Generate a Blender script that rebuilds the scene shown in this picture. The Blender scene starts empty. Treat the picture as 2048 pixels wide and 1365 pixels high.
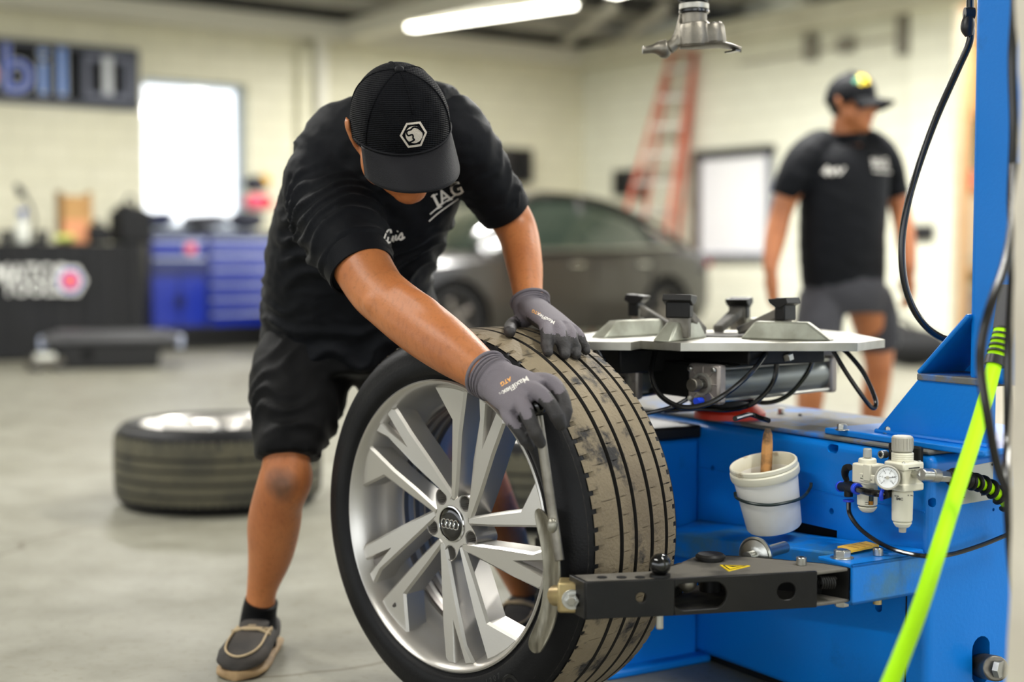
import bpy, math, random
from mathutils import Vector, Matrix
from mathutils.bvhtree import BVHTree
random.seed(7)
S = bpy.context.scene
COL = S.collection
PI = math.pi
def R(d): return math.radians(d)

# ---------------------------------------------------------------- camera
FPX = 2844.4
TILT = R(3.26)
CAMZ = 0.86
cd = bpy.data.cameras.new('camera'); cd.lens = 50; cd.sensor_width = 36
cam = bpy.data.objects.new('camera', cd); COL.objects.link(cam)
cam.location = (0, 0, CAMZ); cam.rotation_euler = (PI/2 - TILT, 0, 0)
cd.dof.use_dof = True; cd.dof.focus_distance = 2.56; cd.dof.aperture_fstop = 1.45
cd.dof.aperture_blades = 9
S.camera = cam
# ---------------------------------------------------------------- sky and exposure
w = bpy.data.worlds.new('sky'); S.world = w; w.use_nodes = True
w.node_tree.nodes['Background'].inputs[0].default_value = (0.93, 0.97, 1.0, 1)
w.node_tree.nodes['Background'].inputs[1].default_value = 2.2
S.view_settings.view_transform = 'Standard'; S.view_settings.look = 'None'
S.view_settings.gamma = 1; S.view_settings.use_curve_mapping = False
S.view_settings.exposure = 0.42

# ---------------------------------------------------------------- helpers
def ray(px, py):
    sx = (px-1024)/FPX; sy = -(py-682.5)/FPX
    return Vector((sx, math.cos(TILT)+sy*math.sin(TILT), -math.sin(TILT)+sy*math.cos(TILT)))
def P(px, py, Y):
    r = ray(px, py); return Vector((0, 0, CAMZ)) + r*(Y/r.y)
def PZ(px, py, z):
    r = ray(px, py); return Vector((0, 0, CAMZ)) + r*((z-CAMZ)/r.z)
def PM(px, py, M, x=None, y=None, z=None):       # point of a plane of the frame M, in M's own coordinates
    Mi = M.inverted(); o = Mi @ Vector((0, 0, CAMZ)); d = Mi.to_3x3() @ ray(px, py)
    i, v = (0, x) if x is not None else (1, y) if y is not None else (2, z)
    return o + d*((v-o[i])/d[i])
def srgb(c):
    return tuple(((v/255)/12.92 if v/255 <= .04045 else ((v/255+.055)/1.055)**2.4) for v in c)
MATS = {}
def mat(name, col, rough=.5, metal=0., col2=None, scale=6., bump=0., bscale=80., contrast=(.35, .65), coat=0., emit=0., spec=.5, detail=4., stretch=None, trans=0.):
    if name in MATS: return MATS[name]
    m = bpy.data.materials.new(name); m.use_nodes = True
    n = m.node_tree.nodes; l = m.node_tree.links; b = n['Principled BSDF']
    c = srgb(col)
    b.inputs['Base Color'].default_value = (*c, 1); b.inputs['Roughness'].default_value = rough
    b.inputs['Metallic'].default_value = metal; b.inputs['Specular IOR Level'].default_value = spec
    if coat: b.inputs['Coat Weight'].default_value = coat; b.inputs['Coat Roughness'].default_value = .12
    if trans: b.inputs['Transmission Weight'].default_value = trans
    if emit:
        b.inputs['Emission Color'].default_value = (*c, 1); b.inputs['Emission Strength'].default_value = emit
    tc = n.new('ShaderNodeTexCoord'); src = tc.outputs['Object']
    if stretch:
        mp = n.new('ShaderNodeMapping'); mp.inputs['Scale'].default_value = stretch
        l.new(src, mp.inputs['Vector']); src = mp.outputs['Vector']
    if col2:
        t = n.new('ShaderNodeTexNoise'); t.inputs['Scale'].default_value = scale; t.inputs['Detail'].default_value = detail
        l.new(src, t.inputs['Vector'])
        r = n.new('ShaderNodeValToRGB'); r.color_ramp.elements[0].position = contrast[0]; r.color_ramp.elements[1].position = contrast[1]
        r.color_ramp.elements[0].color = (*c, 1); r.color_ramp.elements[1].color = (*srgb(col2), 1)
        l.new(t.outputs['Fac'], r.inputs['Fac']); l.new(r.outputs['Color'], b.inputs['Base Color'])
    if bump:
        t2 = n.new('ShaderNodeTexNoise'); t2.inputs['Scale'].default_value = bscale; t2.inputs['Detail'].default_value = 3
        l.new(src, t2.inputs['Vector'])
        bp = n.new('ShaderNodeBump'); bp.inputs['Strength'].default_value = bump; bp.inputs['Distance'].default_value = .004
        l.new(t2.outputs['Fac'], bp.inputs['Height']); l.new(bp.outputs['Normal'], b.inputs['Normal'])
    MATS[name] = m
    return m

WM = {}
def spline(pts, k=8):
    pts = [Vector(p) for p in pts]; out = []
    q = [2*pts[0]-pts[1]] + pts + [2*pts[-1]-pts[-2]]
    for i in range(1, len(q)-2):
        a, b, c, d = q[i-1], q[i], q[i+1], q[i+2]
        for j in range(k):
            t = j/k
            out.append(.5*((2*b)+(c-a)*t+(2*a-5*b+4*c-d)*t*t+(3*b-a-3*c+d)*t**3))
    out.append(pts[-1]); return out
def frame(z, x=None):
    z = Vector(z).normalized()
    x = Vector(x) if x is not None else (Vector((1, 0, 0)) if abs(z.x) < .8 else Vector((0, 1, 0)))
    x = (x - z*x.dot(z)).normalized(); y = z.cross(x)
    return Matrix((x, y, z)).transposed()
def TR(loc, rot=None):
    M = rot.to_4x4() if rot is not None else Matrix.Identity(4)
    return Matrix.Translation(Vector(loc)) @ M
def RZ(d): return Matrix.Rotation(R(d), 4, 'Z')
def RX(d): return Matrix.Rotation(R(d), 4, 'X')
def RY(d): return Matrix.Rotation(R(d), 4, 'Y')

class MB:
    def __init__(s): s.v = []; s.f = []
    def add(s, vs, fs, M=None):
        o = len(s.v)
        s.v += [(M @ Vector(v)) if M is not None else Vector(v) for v in vs]
        s.f += [[i+o for i in f] for f in fs]; return s
    def box(s, c, d, M=None, R_=None):
        vs = []
        for z in (-.5, .5):
            for y in (-.5, .5):
                for x in (-.5, .5):
                    p = Vector((x*d[0], y*d[1], z*d[2]))
                    if R_ is not None: p = R_ @ p
                    vs.append(Vector(c)+p)
        return s.add(vs, [(0, 2, 3, 1), (4, 5, 7, 6), (0, 1, 5, 4), (2, 6, 7, 3), (0, 4, 6, 2), (1, 3, 7, 5)], M)
    def rings(s, rs, caps=True, M=None, closed=True):
        n = len(rs[0]); vs = [p for r in rs for p in r]; fs = []
        for i in range(len(rs)-1):
            for j in range(n if closed else n-1):
                a = i*n+j; b = i*n+(j+1) % n
                fs.append((a, b, b+n, a+n))
        if caps:
            fs.append(tuple(range(n-1, -1, -1))); fs.append(tuple((len(rs)-1)*n+j for j in range(n)))
        return s.add(vs, fs, M)
    def cyl(s, p0, p1, r0, r1=None, n=16, M=None):
        r1 = r0 if r1 is None else r1
        p0 = Vector(p0); p1 = Vector(p1); F = frame(p1-p0)
        rg = [[p + F @ Vector((math.cos(2*PI*j/n)*r, math.sin(2*PI*j/n)*r, 0)) for j in range(n)] for p, r in ((p0, r0), (p1, r1))]
        return s.rings(rg, True, M)
    def tube(s, pts, r, n=8, M=None, caps=True):
        pts = [Vector(p) for p in pts]; F = None; rg = []
        for i, p in enumerate(pts):
            d = (pts[min(i+1, len(pts)-1)] - pts[max(i-1, 0)]).normalized()
            if F is None: F = frame(d)
            else: F = frame(d, F.col[0])
            rr = r[i] if isinstance(r, (list, tuple)) else r
            rg.append([p + F @ Vector((math.cos(2*PI*j/n)*rr, math.sin(2*PI*j/n)*rr, 0)) for j in range(n)])
        return s.rings(rg, caps, M)
    def lathe(s, prof, n=32, M=None, loop=False):
        m = len(prof); vs = []; fs = []
        for j in range(n):
            a = 2*PI*j/n
            vs += [Vector((r*math.cos(a), r*math.sin(a), z)) for r, z in prof]
        for j in range(n):
            k = (j+1) % n
            for i in range(m if loop else m-1):
                i2 = (i+1) % m
                fs.append((j*m+i, k*m+i, k*m+i2, j*m+i2))
        return s.add(vs, fs, M)
    def solid(s, prof, n=24, M=None):           # lathe closed on the axis
        return s.lathe([(1e-5, prof[0][1])] + list(prof) + [(1e-5, prof[-1][1])], n, M)
    def ell(s, c, rad, M=None, n=16, m=10, R_=None):
        vs = []; fs = []
        for i in range(m+1):
            t = PI*i/m
            for j in range(n):
                p = Vector((rad[0]*math.sin(t)*math.cos(2*PI*j/n), rad[1]*math.sin(t)*math.sin(2*PI*j/n), rad[2]*math.cos(t)))
                if R_ is not None: p = R_ @ p
                vs.append(Vector(c)+p)
        for i in range(m):
            for j in range(n):
                a = i*n+j; b = i*n+(j+1) % n
                fs.append((a, a+n, b+n, b))
        return s.add(vs, fs, M)
    def prism(s, poly, z0, z1, M=None):
        n = len(poly)
        vs = [(p[0], p[1], z0) for p in poly] + [(p[0], p[1], z1) for p in poly]
        fs = [tuple(range(n-1, -1, -1)), tuple(range(n, 2*n))] + [(i, (i+1) % n, n+(i+1) % n, n+i) for i in range(n)]
        return s.add(vs, fs, M)
    def limb(s, pts, rad, side=(1, 0, 0), n=16, k=5, M=None):   # smooth tapered limb, elliptical sections
        pts = [Vector(p) for p in pts]
        rad = [(r, r) if not isinstance(r, (tuple, list)) else r for r in rad]
        sp = spline(pts, k); rr = spline([Vector((a, b, 0)) for a, b in rad], k); rg = []
        for i, p in enumerate(sp):
            d = (sp[min(i+1, len(sp)-1)] - sp[max(i-1, 0)])
            F = frame(d, side)
            rg.append([p + F @ Vector((math.cos(2*PI*j/n)*rr[i].x, math.sin(2*PI*j/n)*rr[i].y, 0)) for j in range(n)])
        return s.rings(rg, True, M)
    def build(s, name, m, parent=None, smooth=35, bevel=0., label=None, kind=None, world=False, seg=2, mesh=None):
        if mesh is None:
            mesh = bpy.data.meshes.new(name)
            vs = s.v
            if world and parent is not None:
                Mi = WM[parent.name].inverted(); vs = [Mi @ v for v in vs]
            mesh.from_pydata([tuple(v) for v in vs], [], s.f); mesh.update()
            if smooth:
                mesh.shade_smooth(); mesh.set_sharp_from_angle(angle=R(smooth))
            mesh.materials.append(m)
        o = bpy.data.objects.new(name, mesh); COL.objects.link(o)
        if parent is not None:
            o.parent = parent; WM[o.name] = WM[parent.name]
        else: WM[o.name] = Matrix.Identity(4)
        if bevel:
            b = o.modifiers.new('bevel', 'BEVEL'); b.width = bevel; b.segments = seg; b.limit_method = 'ANGLE'; b.angle_limit = R(40)
        if label: o['label'] = label
        if kind: o['kind'] = kind
        return o
def thing(name, label, cat, loc=(0, 0, 0), rot=None, group=None):
    o = bpy.data.objects.new(name, None); COL.objects.link(o); o.empty_display_size = .1
    M = TR(loc, rot); o.matrix_world = M; WM[o.name] = M
    o['label'] = label; o['category'] = cat
    if group: o['group'] = group
    return o
def tag(o, label, cat, group=None, kind=None):
    o['label'] = label; o['category'] = cat
    if group: o['group'] = group
    if kind: o['kind'] = kind
    return o
def struct(o): o['kind'] = 'structure'; return o
def evaluated(o):
    dg = bpy.context.evaluated_depsgraph_get(); dg.update()
    return bpy.data.meshes.new_from_object(o.evaluated_get(dg))
def bake(o, smooth=35):
    me = evaluated(o); old = o.data; o.modifiers.clear(); o.data = me
    bpy.data.meshes.remove(old)
    if smooth: me.shade_smooth(); me.set_sharp_from_angle(angle=R(smooth))
    return o
def fuse(mb, name, m, parent, voxel=.008, it=6, label=None, world=True, disp=None, fac=.5):
    o = mb.build(name, m, parent, smooth=0, label=label, world=world)
    r = o.modifiers.new('r', 'REMESH'); r.mode = 'VOXEL'; r.voxel_size = voxel
    if it:
        q = o.modifiers.new('s', 'SMOOTH'); q.iterations = it; q.factor = fac
    bake(o, 0)
    if disp:
        for v in o.data.vertices: pass
    o.data.shade_smooth(); o.data.materials.clear(); o.data.materials.append(m)
    return o
def fixn(me):
    import bmesh
    b = bmesh.new(); b.from_mesh(me); bmesh.ops.recalc_face_normals(b, faces=b.faces); b.to_mesh(me); b.free()
def cut(o, cutters, smooth=35):
    tmp = []; fixn(o.data)
    for c in cutters:
        k = c.build('cutter', o.data.materials[0], None, smooth=0)
        fixn(k.data); k.matrix_world = WM[o.name]; tmp.append(k)
        b = o.modifiers.new('b', 'BOOLEAN'); b.object = k; b.operation = 'DIFFERENCE'; b.solver = 'EXACT'
    bake(o, smooth)
    for k in tmp:
        me = k.data; bpy.data.objects.remove(k); bpy.data.meshes.remove(me)
    return o
def bvh_of(o, M=None):
    M = M if M is not None else WM[o.name]
    vs = [M @ v.co for v in o.data.vertices]
    return BVHTree.FromPolygons(vs, [tuple(p.vertices) for p in o.data.polygons])
def project(mb, bvh, d, off=.001, subdiv=0):
    d = Vector(d).normalized()
    for i, v in enumerate(mb.v):
        h = bvh.ray_cast(v - d*.3, d)
        if h[0] is not None: mb.v[i] = h[0] - d*off
    return mb
_tc = {}
def text2d(t, size=1., bold=0., shear=0.):
    key = (t, bold, shear)
    if key not in _tc:
        c = bpy.data.curves.new('t', 'FONT'); c.body = t; c.size = 1; c.offset = bold; c.shear = shear
        c.align_x = 'CENTER'; c.align_y = 'CENTER'; c.resolution_u = 3
        o = bpy.data.objects.new('t', c); COL.objects.link(o)
        me = evaluated(o)
        _tc[key] = ([tuple(v.co) for v in me.vertices], [tuple(p.vertices) for p in me.polygons])
        bpy.data.objects.remove(o); bpy.data.curves.remove(c); bpy.data.meshes.remove(me)
    vs, fs = _tc[key]
    return [(x*size, y*size, 0) for x, y, z in vs], fs
def add_text(mb, t, size, M, bold=0., shear=0., sx=1.):
    vs, fs = text2d(t, size, bold, shear)
    mb.add([(x*sx, y, z) for x, y, z in vs], fs, M); return mb
def polystrip(mb, pts, wid, M):                  # flat ribbon along 2d points
    n = len(pts); vs = []; fs = []
    for i, p in enumerate(pts):
        a = Vector(pts[max(i-1, 0)]); b = Vector(pts[min(i+1, n-1)]); d = (b-a).normalized()
        q = Vector((-d.y, d.x)); w_ = wid[i] if isinstance(wid, (list, tuple)) else wid
        vs += [(p[0]+q.x*w_/2, p[1]+q.y*w_/2, 0), (p[0]-q.x*w_/2, p[1]-q.y*w_/2, 0)]
    for i in range(n-1): fs.append((2*i, 2*i+1, 2*i+3, 2*i+2))
    return mb.add(vs, fs, M)
def ring2d(mb, r0, r1, M, n=32, c=(0, 0), a0=0., a1=360.):
    vs = []; fs = []; full = abs(a1-a0) >= 359.9; k = n if full else n+1
    for i in range(k):
        a = R(a0+(a1-a0)*i/n)
        vs += [(c[0]+r0*math.cos(a), c[1]+r0*math.sin(a), 0), (c[0]+r1*math.cos(a), c[1]+r1*math.sin(a), 0)]
    for i in range(n):
        j = (i+1) % k; fs.append((2*i, 2*i+1, 2*j+1, 2*j))
    return mb.add(vs, fs, M)
def copy_tree(o, parent=None):
    c = o.copy(); COL.objects.link(c)
    if parent is not None: c.parent = parent
    WM[c.name] = WM[o.name]
    for ch in list(o.children): copy_tree(ch, c)
    return c
# ================================================================ STRUCTURE
U = Vector((.8083, .5887, 0)); V = Vector((-.5887, .8083, 0)); KC = Vector((.88, 17.7, 0))
ML = Matrix.Translation(KC) @ Matrix((-U, Vector((U.y, -U.x, 0)), Vector((0, 0, 1)))).transposed().to_4x4()
MR = Matrix.Translation(KC) @ Matrix((-V, U, Vector((0, 0, 1)))).transposed().to_4x4()
HT = 3.42
def block_mat(name, c1, c2):
    m = bpy.data.materials.new(name); m.use_nodes = True; n = m.node_tree.nodes; l = m.node_tree.links; b = n['Principled BSDF']
    tc = n.new('ShaderNodeTexCoord'); sp = n.new('ShaderNodeSeparateXYZ'); cb = n.new('ShaderNodeCombineXYZ')
    l.new(tc.outputs['Object'], sp.inputs[0]); l.new(sp.outputs['X'], cb.inputs['X']); l.new(sp.outputs['Z'], cb.inputs['Y'])
    br = n.new('ShaderNodeTexBrick'); br.inputs['Scale'].default_value = 1; br.inputs['Brick Width'].default_value = .4; br.inputs['Row Height'].default_value = .2
    br.inputs['Mortar Size'].default_value = .012; br.inputs['Color1'].default_value = (*srgb(c1), 1); br.inputs['Color2'].default_value = (*srgb(c2), 1)
    br.inputs['Mortar'].default_value = (*[x*.86 for x in srgb(c2)], 1); br.inputs['Mortar Smooth'].default_value = .6
    l.new(cb.outputs[0], br.inputs['Vector'])
    t = n.new('ShaderNodeTexNoise'); t.inputs['Scale'].default_value = .9; l.new(tc.outputs['Object'], t.inputs['Vector'])
    mx = n.new('ShaderNodeMix'); mx.data_type = 'RGBA'; mx.blend_type = 'MULTIPLY'; mx.inputs['Factor'].default_value = .25
    l.new(br.outputs['Color'], mx.inputs['A']); l.new(t.outputs['Fac'], mx.inputs['B']); l.new(mx.outputs['Result'], b.inputs['Base Color'])
    bp = n.new('ShaderNodeBump'); bp.inputs['Strength'].default_value = .4; bp.inputs['Distance'].default_value = .01; bp.invert = True
    l.new(br.outputs['Fac'], bp.inputs['Height']); l.new(bp.outputs['Normal'], b.inputs['Normal'])
    b.inputs['Roughness'].default_value = .55; return m
M_wall = block_mat('cream_block', (238, 234, 208), (235, 231, 203))
M_wallr = block_mat('cream_block_right', (243, 243, 224), (241, 240, 220))
M_cream = mat('cream_paint', (228, 226, 206), .5, col2=(212, 209, 188), scale=2)
M_white = mat('white_paint', (225, 222, 206), .45)
def placed(o, M): o.matrix_world = M; WM[o.name] = M; return o
# floor ------------------------------------------------------------
def floor_mat():
    m = bpy.data.materials.new('worn_concrete'); m.use_nodes = True; n = m.node_tree.nodes; l = m.node_tree.links; b = n['Principled BSDF']
    tc = n.new('ShaderNodeTexCoord'); cur = None
    def nz(scale, det, p0, p1, a, c):
        t = n.new('ShaderNodeTexNoise'); t.inputs['Scale'].default_value = scale; t.inputs['Detail'].default_value = det; t.inputs['Roughness'].default_value = .6
        l.new(tc.outputs['Object'], t.inputs['Vector'])
        r = n.new('ShaderNodeValToRGB'); e = r.color_ramp.elements; e[0].position = p0; e[1].position = p1; e[0].color = (*srgb(a), 1); e[1].color = (*srgb(c), 1)
        l.new(t.outputs['Fac'], r.inputs['Fac']); return r.outputs['Color']
    a = nz(.7, 6, .3, .7, (128, 126, 112), (144, 143, 132)); c = nz(5, 8, .35, .75, (255, 255, 255), (192, 189, 178)); d = nz(38, 4, .55, .75, (255, 255, 255), (212, 206, 190))
    for o in (c, d):
        mx = n.new('ShaderNodeMix'); mx.data_type = 'RGBA'; mx.blend_type = 'MULTIPLY'; mx.inputs['Factor'].default_value = .8
        l.new(a, mx.inputs['A']); l.new(o, mx.inputs['B']); a = mx.outputs['Result']
    vo = n.new('ShaderNodeTexVoronoi'); vo.feature = 'DISTANCE_TO_EDGE'; vo.inputs['Scale'].default_value = .55
    dn = n.new('ShaderNodeTexNoise'); dn.inputs['Scale'].default_value = 3; l.new(tc.outputs['Object'], dn.inputs['Vector'])
    va = n.new('ShaderNodeVectorMath'); va.operation = 'MULTIPLY_ADD'; va.inputs[1].default_value = (.25, .25, .25)
    l.new(dn.outputs['Color'], va.inputs[0]); l.new(tc.outputs['Object'], va.inputs[2]); l.new(va.outputs[0], vo.inputs['Vector'])
    r = n.new('ShaderNodeValToRGB'); e = r.color_ramp.elements; e[0].position = 0; e[1].position = .006; e[0].color = (.42, .36, .27, 1); e[1].color = (1, 1, 1, 1)
    l.new(vo.outputs['Distance'], r.inputs['Fac'])
    mx = n.new('ShaderNodeMix'); mx.data_type = 'RGBA'; mx.blend_type = 'MULTIPLY'; mx.inputs['Factor'].default_value = .9
    l.new(a, mx.inputs['A']); l.new(r.outputs['Color'], mx.inputs['B']); l.new(mx.outputs['Result'], b.inputs['Base Color'])
    rr = n.new('ShaderNodeTexNoise'); rr.inputs['Scale'].default_value = 2.2; rr.inputs['Detail'].default_value = 5; l.new(tc.outputs['Object'], rr.inputs['Vector'])
    mr = n.new('ShaderNodeMapRange'); mr.inputs['To Min'].default_value = .32; mr.inputs['To Max'].default_value = .62; l.new(rr.outputs['Fac'], mr.inputs['Value']); l.new(mr.outputs[0], b.inputs['Roughness'])
    bp = n.new('ShaderNodeBump'); bp.inputs['Strength'].default_value = .15; bp.inputs['Distance'].default_value = .003; l.new(rr.outputs['Fac'], bp.inputs['Height']); l.new(bp.outputs['Normal'], b.inputs['Normal'])
    return m
fl = [KC+Vector((.3, .5, 0)), KC-U*22+V*.3, Vector((-16, -3, 0)), Vector((14, -3, 0)), KC-V*22+U*2.5, KC+U*2.5]
struct(MB().prism([(p.x, p.y) for p in fl], -.15, 0).build('floor', floor_mat(), smooth=0))
struct(MB().box((0, 20, -.25), (160, 160, .16)).build('ground', mat('pale_asphalt', (170, 170, 160), .8, col2=(150, 150, 140), scale=1), smooth=0))
# left wall with window opening --------------------------------------
wa = PM(285, 152, ML, y=0); wb = PM(497, 176, ML, y=0); wc = PM(380, 436, ML, y=0)
sx0, sx1, wz0, wz1 = wb.x, wa.x, wc.z-.12, (wa.z+wb.z)/2+.02
T = .3
m = MB()
m.box(((sx0-.3)/2, -T/2, HT/2), (sx0+.3, T, HT)); m.box(((sx1+22)/2, -T/2, HT/2), (22-sx1, T, HT))
m.box(((sx0+sx1)/2, -T/2, wz0/2), (sx1-sx0, T, wz0)); m.box(((sx0+sx1)/2, -T/2, (wz1+HT)/2), (sx1-sx0, T, HT-wz1))
struct(placed(m.build('wall_left', M_wall, smooth=0), ML))
m = MB(); fw = .06
for x in (sx0+fw/2, sx1-fw/2): m.box((x, -.2, (wz0+wz1)/2), (fw, .08, wz1-wz0))
for z in (wz0+fw/2, wz1-fw/2): m.box(((sx0+sx1)/2, -.2, z), (sx1-sx0-2*fw, .08, fw))
m.box(((sx0+sx1)/2, -.1, wz0-.02), (sx1-sx0+.1, .4, .04))
wf = struct(placed(m.build('window_1', mat('blue_grey_frame', (196, 208, 226), .5), bevel=.004), ML))
gm = bpy.data.materials.new('window_glass'); gm.use_nodes = True
gn = gm.node_tree.nodes; gl = gm.node_tree.links
tb = gn.new('ShaderNodeBsdfTransparent'); gb = gn.new('ShaderNodeBsdfGlossy'); gb.inputs['Roughness'].default_value = .02; mx = gn.new('ShaderNodeMixShader'); mx.inputs[0].default_value = .08
gl.new(tb.outputs[0], mx.inputs[1]); gl.new(gb.outputs[0], mx.inputs[2]); gl.new(mx.outputs[0], gn['Material Output'].inputs[0])
MB().box(((sx0+sx1)/2, -.2, (wz0+wz1)/2), (sx1-sx0-2*fw, .006, wz1-wz0-2*fw)).build('pane', gm, wf, smooth=0)
# shrubs outside the window
M_leaf = mat('hedge_leaf', (96, 128, 66), .8, col2=(60, 92, 44), scale=9, bump=.8, bscale=20)
for i, (sx, hh) in enumerate(((sx1+.45, 1.25), (sx0+.1, 1.1))):
    m = MB()
    for k in range(14): m.ell((random.uniform(-.4, .4), random.uniform(-.35, .35), random.uniform(.2, hh-.25)), [random.uniform(.2, .38)]*3, n=10, m=7)
    c = ML @ Vector((sx, -5.5, 0)); t = m.build('shrub', M_leaf); t.location = (c.x, c.y, -.17)
    tag(t, ['green shrub outdoors behind the left edge of the bright window', 'green shrub outdoors behind the right half of the bright window'][i], 'shrub')
# right wall ----------------------------------------------------------
de = PM(1887, 600, MR, y=0).x; dw = 2.0
m = MB(); m.box(((de-.3)/2, T/2, HT/2), (de+.3, T, HT)); b0_, b1_ = de+dw+1.6, de+dw+9; m.box(((de+dw+b0_)/2, T/2, HT/2), (b0_-de-dw, T, HT)); m.box(((b0_+b1_)/2, T/2, HT-.1), (b1_-b0_, T, .2)); m.box(((b1_+22)/2, T/2, HT/2), (22-b1_, T, HT)); m.box((de+dw/2, T/2, HT-.04), (dw, T, .08))
struct(placed(m.build('wall_right', M_wallr, smooth=0), MR))
m = MB(); pz = PM(1822, 600, MR, y=-.1).x
m.box((pz+.2, -.06, HT/2), (.5, .12, HT)); struct(placed(m.build('trim_1', M_wallr, bevel=.01), MR))           # pilaster
M_wood = mat('peach_wood', (226, 190, 150), .5, col2=(206, 164, 118), scale=5, stretch=(6, 6, .6))
m = MB(); m.box((de-.03, .12, HT/2-.05), (.1, .42, HT-.1)); m.box((de+dw+.03, .12, HT/2-.05), (.1, .42, HT-.1)); m.box((de+dw/2, .12, HT-.12), (dw, .42, .08))
struct(placed(m.build('door_1', M_wood, bevel=.006), MR))
# store room beyond that doorway
m = MB(); m.box((de+.9, 2.1, HT/2), (5.2, .1, HT)); m.box((de-1.6, 1.2, HT/2), (.1, 1.8, HT)); m.box((de+3.4, 1.2, HT/2), (.1, 1.8, HT)); m.box((de+.9, 1.2, HT+.03), (5.2, 1.9, .06))
struct(placed(m.build('wall_store', M_wallr, smooth=0), MR))
# left wall pilaster, pipe, beams --------------------------------------
p = PM(640, 300, ML, y=.1)
struct(placed(MB().box((p.x+.06, .05, HT/2-.15), (.34, .1, HT-.3)).build('trim_2', M_wall, bevel=.01), ML))
q = PM(640, 300, ML, y=.16)
struct(placed(MB().cyl((q.x-.02, .17, 0), (q.x-.02, .17, HT-.2), .075, n=16).build('trim_3', M_white), ML))
bz = PM(400, 48, ML, y=.25).z
struct(placed(MB().box((10.6, .14, bz+.08), (22.4, .28, .2)).build('trim_4', M_white, bevel=.01), ML))         # long beam under the roof
M_dark = mat('dark_steel', (62, 60, 58), .6, col2=(40, 40, 42), scale=3)
struct(placed(MB().box((10.6, .2, bz+.26), (22.4, .3, .14)).build('trim_5', M_dark, bevel=.01), ML))
j = PM(704, 62, ML, y=.28)
struct(placed(MB().box((j.x, 7.2, bz+.08), (.22, 14, .2)).build('trim_6', M_white, bevel=.01), ML))            # cross beam
struct(placed(MB().box((11, -.16, HT-.12), (22, .26, .22)).build('trim_7', M_cream, bevel=.01), MR))
M_roof = mat('roof_sheet', (186, 184, 174), .5, .1, col2=(160, 157, 148), scale=1.5)
# corrugated roof deck
m = MB(); n = 220; rows = []
for i in range(n+1):
    x = -1.2+24*i/n; z = HT+.22+(.025 if (i//2) % 2 else -.025)
    rows.append([Vector((x, -.35, z)), Vector((x, 20.5, z))])
m.rings(rows, caps=False, closed=False)
struct(placed(m.build('ceiling', M_roof, smooth=0), ML))
for i in range(9):
    t = struct(placed(MB().box((10.4, .9+i*1.5, HT+.1), (23, .1, .17)).build('trim_%d' % (8+i), M_dark if i % 2 else M_roof, bevel=.006), ML))
for i, (a, b) in enumerate((((1120, 92), (1225, 12)), ((1215, 100), (1330, 16)))):
    pa = PZ(*a, HT+.02); pb = PZ(*b, HT-.05); pa = pb+(pa-pb)*1.0
    struct(MB().tube([pa, pb], .06, 8).build('trim_%d' % (17+i), M_roof))
struct(placed(MB().box((9.5, .012, .05), (19, .024, .1)).build('baseboard_left', mat('brown_wood_strip', (160, 112, 66), .6, col2=(120, 82, 46), scale=4)), ML))
# electrical conduit on the right wall
M_pipe = mat('grey_conduit', (170, 166, 150), .4, .4)
a1 = PM(1480, 128, MR, y=-.03); b1 = PM(1850, 66, MR, y=-.03)
ct = thing('conduit', 'thin grey wall conduit running high up behind the walking man', 'pipe', MR.translation, MR.to_3x3())
MB().tube([a1, b1], .016, 8).build('pipe', M_pipe, ct)
M_boxg = mat('grey_metal_box', (128, 124, 112), .5)
for (px, py, wd, ht) in ((1622, 95, .14, .26), (1692, 90, .17, .15), (1808, 35, .12, .7)):
    c = PM(px, py, MR, y=-.05); MB().box(c, (wd, .1, ht)).build('junction_box', M_boxg, ct, bevel=.008)
# receptacle on the right wall
c = PM(1842, 466, MR, y=-.14)
t = thing('wall_socket', 'black wall socket on the pilaster right of the walking man', 'socket', MR.translation, MR.to_3x3())
MB().box(c, (.28, .05, .15)).build('plate', mat('black_plastic', (26, 26, 28), .4), t, bevel=.008); MB().box(c-Vector((0, .03, 0)), (.1, .02, .07)).build('cover', MATS['black_plastic'], t, bevel=.004)
# fluorescent lights ----------------------------------------------------
M_tube = mat('lit_tube', (255, 252, 238), .3, emit=9)
def light_fixture(a, b, label, group=None, power=60):
    a = Vector(a); b = Vector(b); mid = (a+b)/2; L = (b-a).length; d = (b-a).normalized()
    F = frame(d, (0, 0, 1)); t = thing('ceiling_light', label, 'light', mid, Matrix((d, Vector((0, 0, 1)).cross(d), Vector((0, 0, 1)))).transposed(), group)
    MB().prism([(-.06, 0), (.06, 0), (.1, .05), (-.1, .05)], -L/2, L/2, RY(90) @ RZ(90)).build('housing', M_white, t, smooth=0)
    for s in (-1, 1): MB().cyl((-L/2+.03, s*.04, -.02), (L/2-.03, s*.04, -.02), .021, n=12).build('tube', M_tube, t)
    for s in (-1, 1): MB().cyl((s*L*.35, 0, .05), (s*L*.35, 0, max(.1, HT+.1-mid.z)), .008, n=6).build('hanger', M_pipe, t)
    ld = bpy.data.lights.new('tube_light', 'AREA'); ld.shape = 'RECTANGLE'; ld.size = L; ld.size_y = .12; ld.energy = power; ld.color = (1, .985, .95)
    lo = bpy.data.objects.new('tube_light', ld); COL.objects.link(lo); lo.parent = t; lo.location = (0, 0, -.07)
    return t
z = 3.2
light_fixture(PZ(818, 52, z), PZ(1150, 4, z), 'lit fluorescent tube light hanging over the bowed mechanic', power=110)
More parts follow.
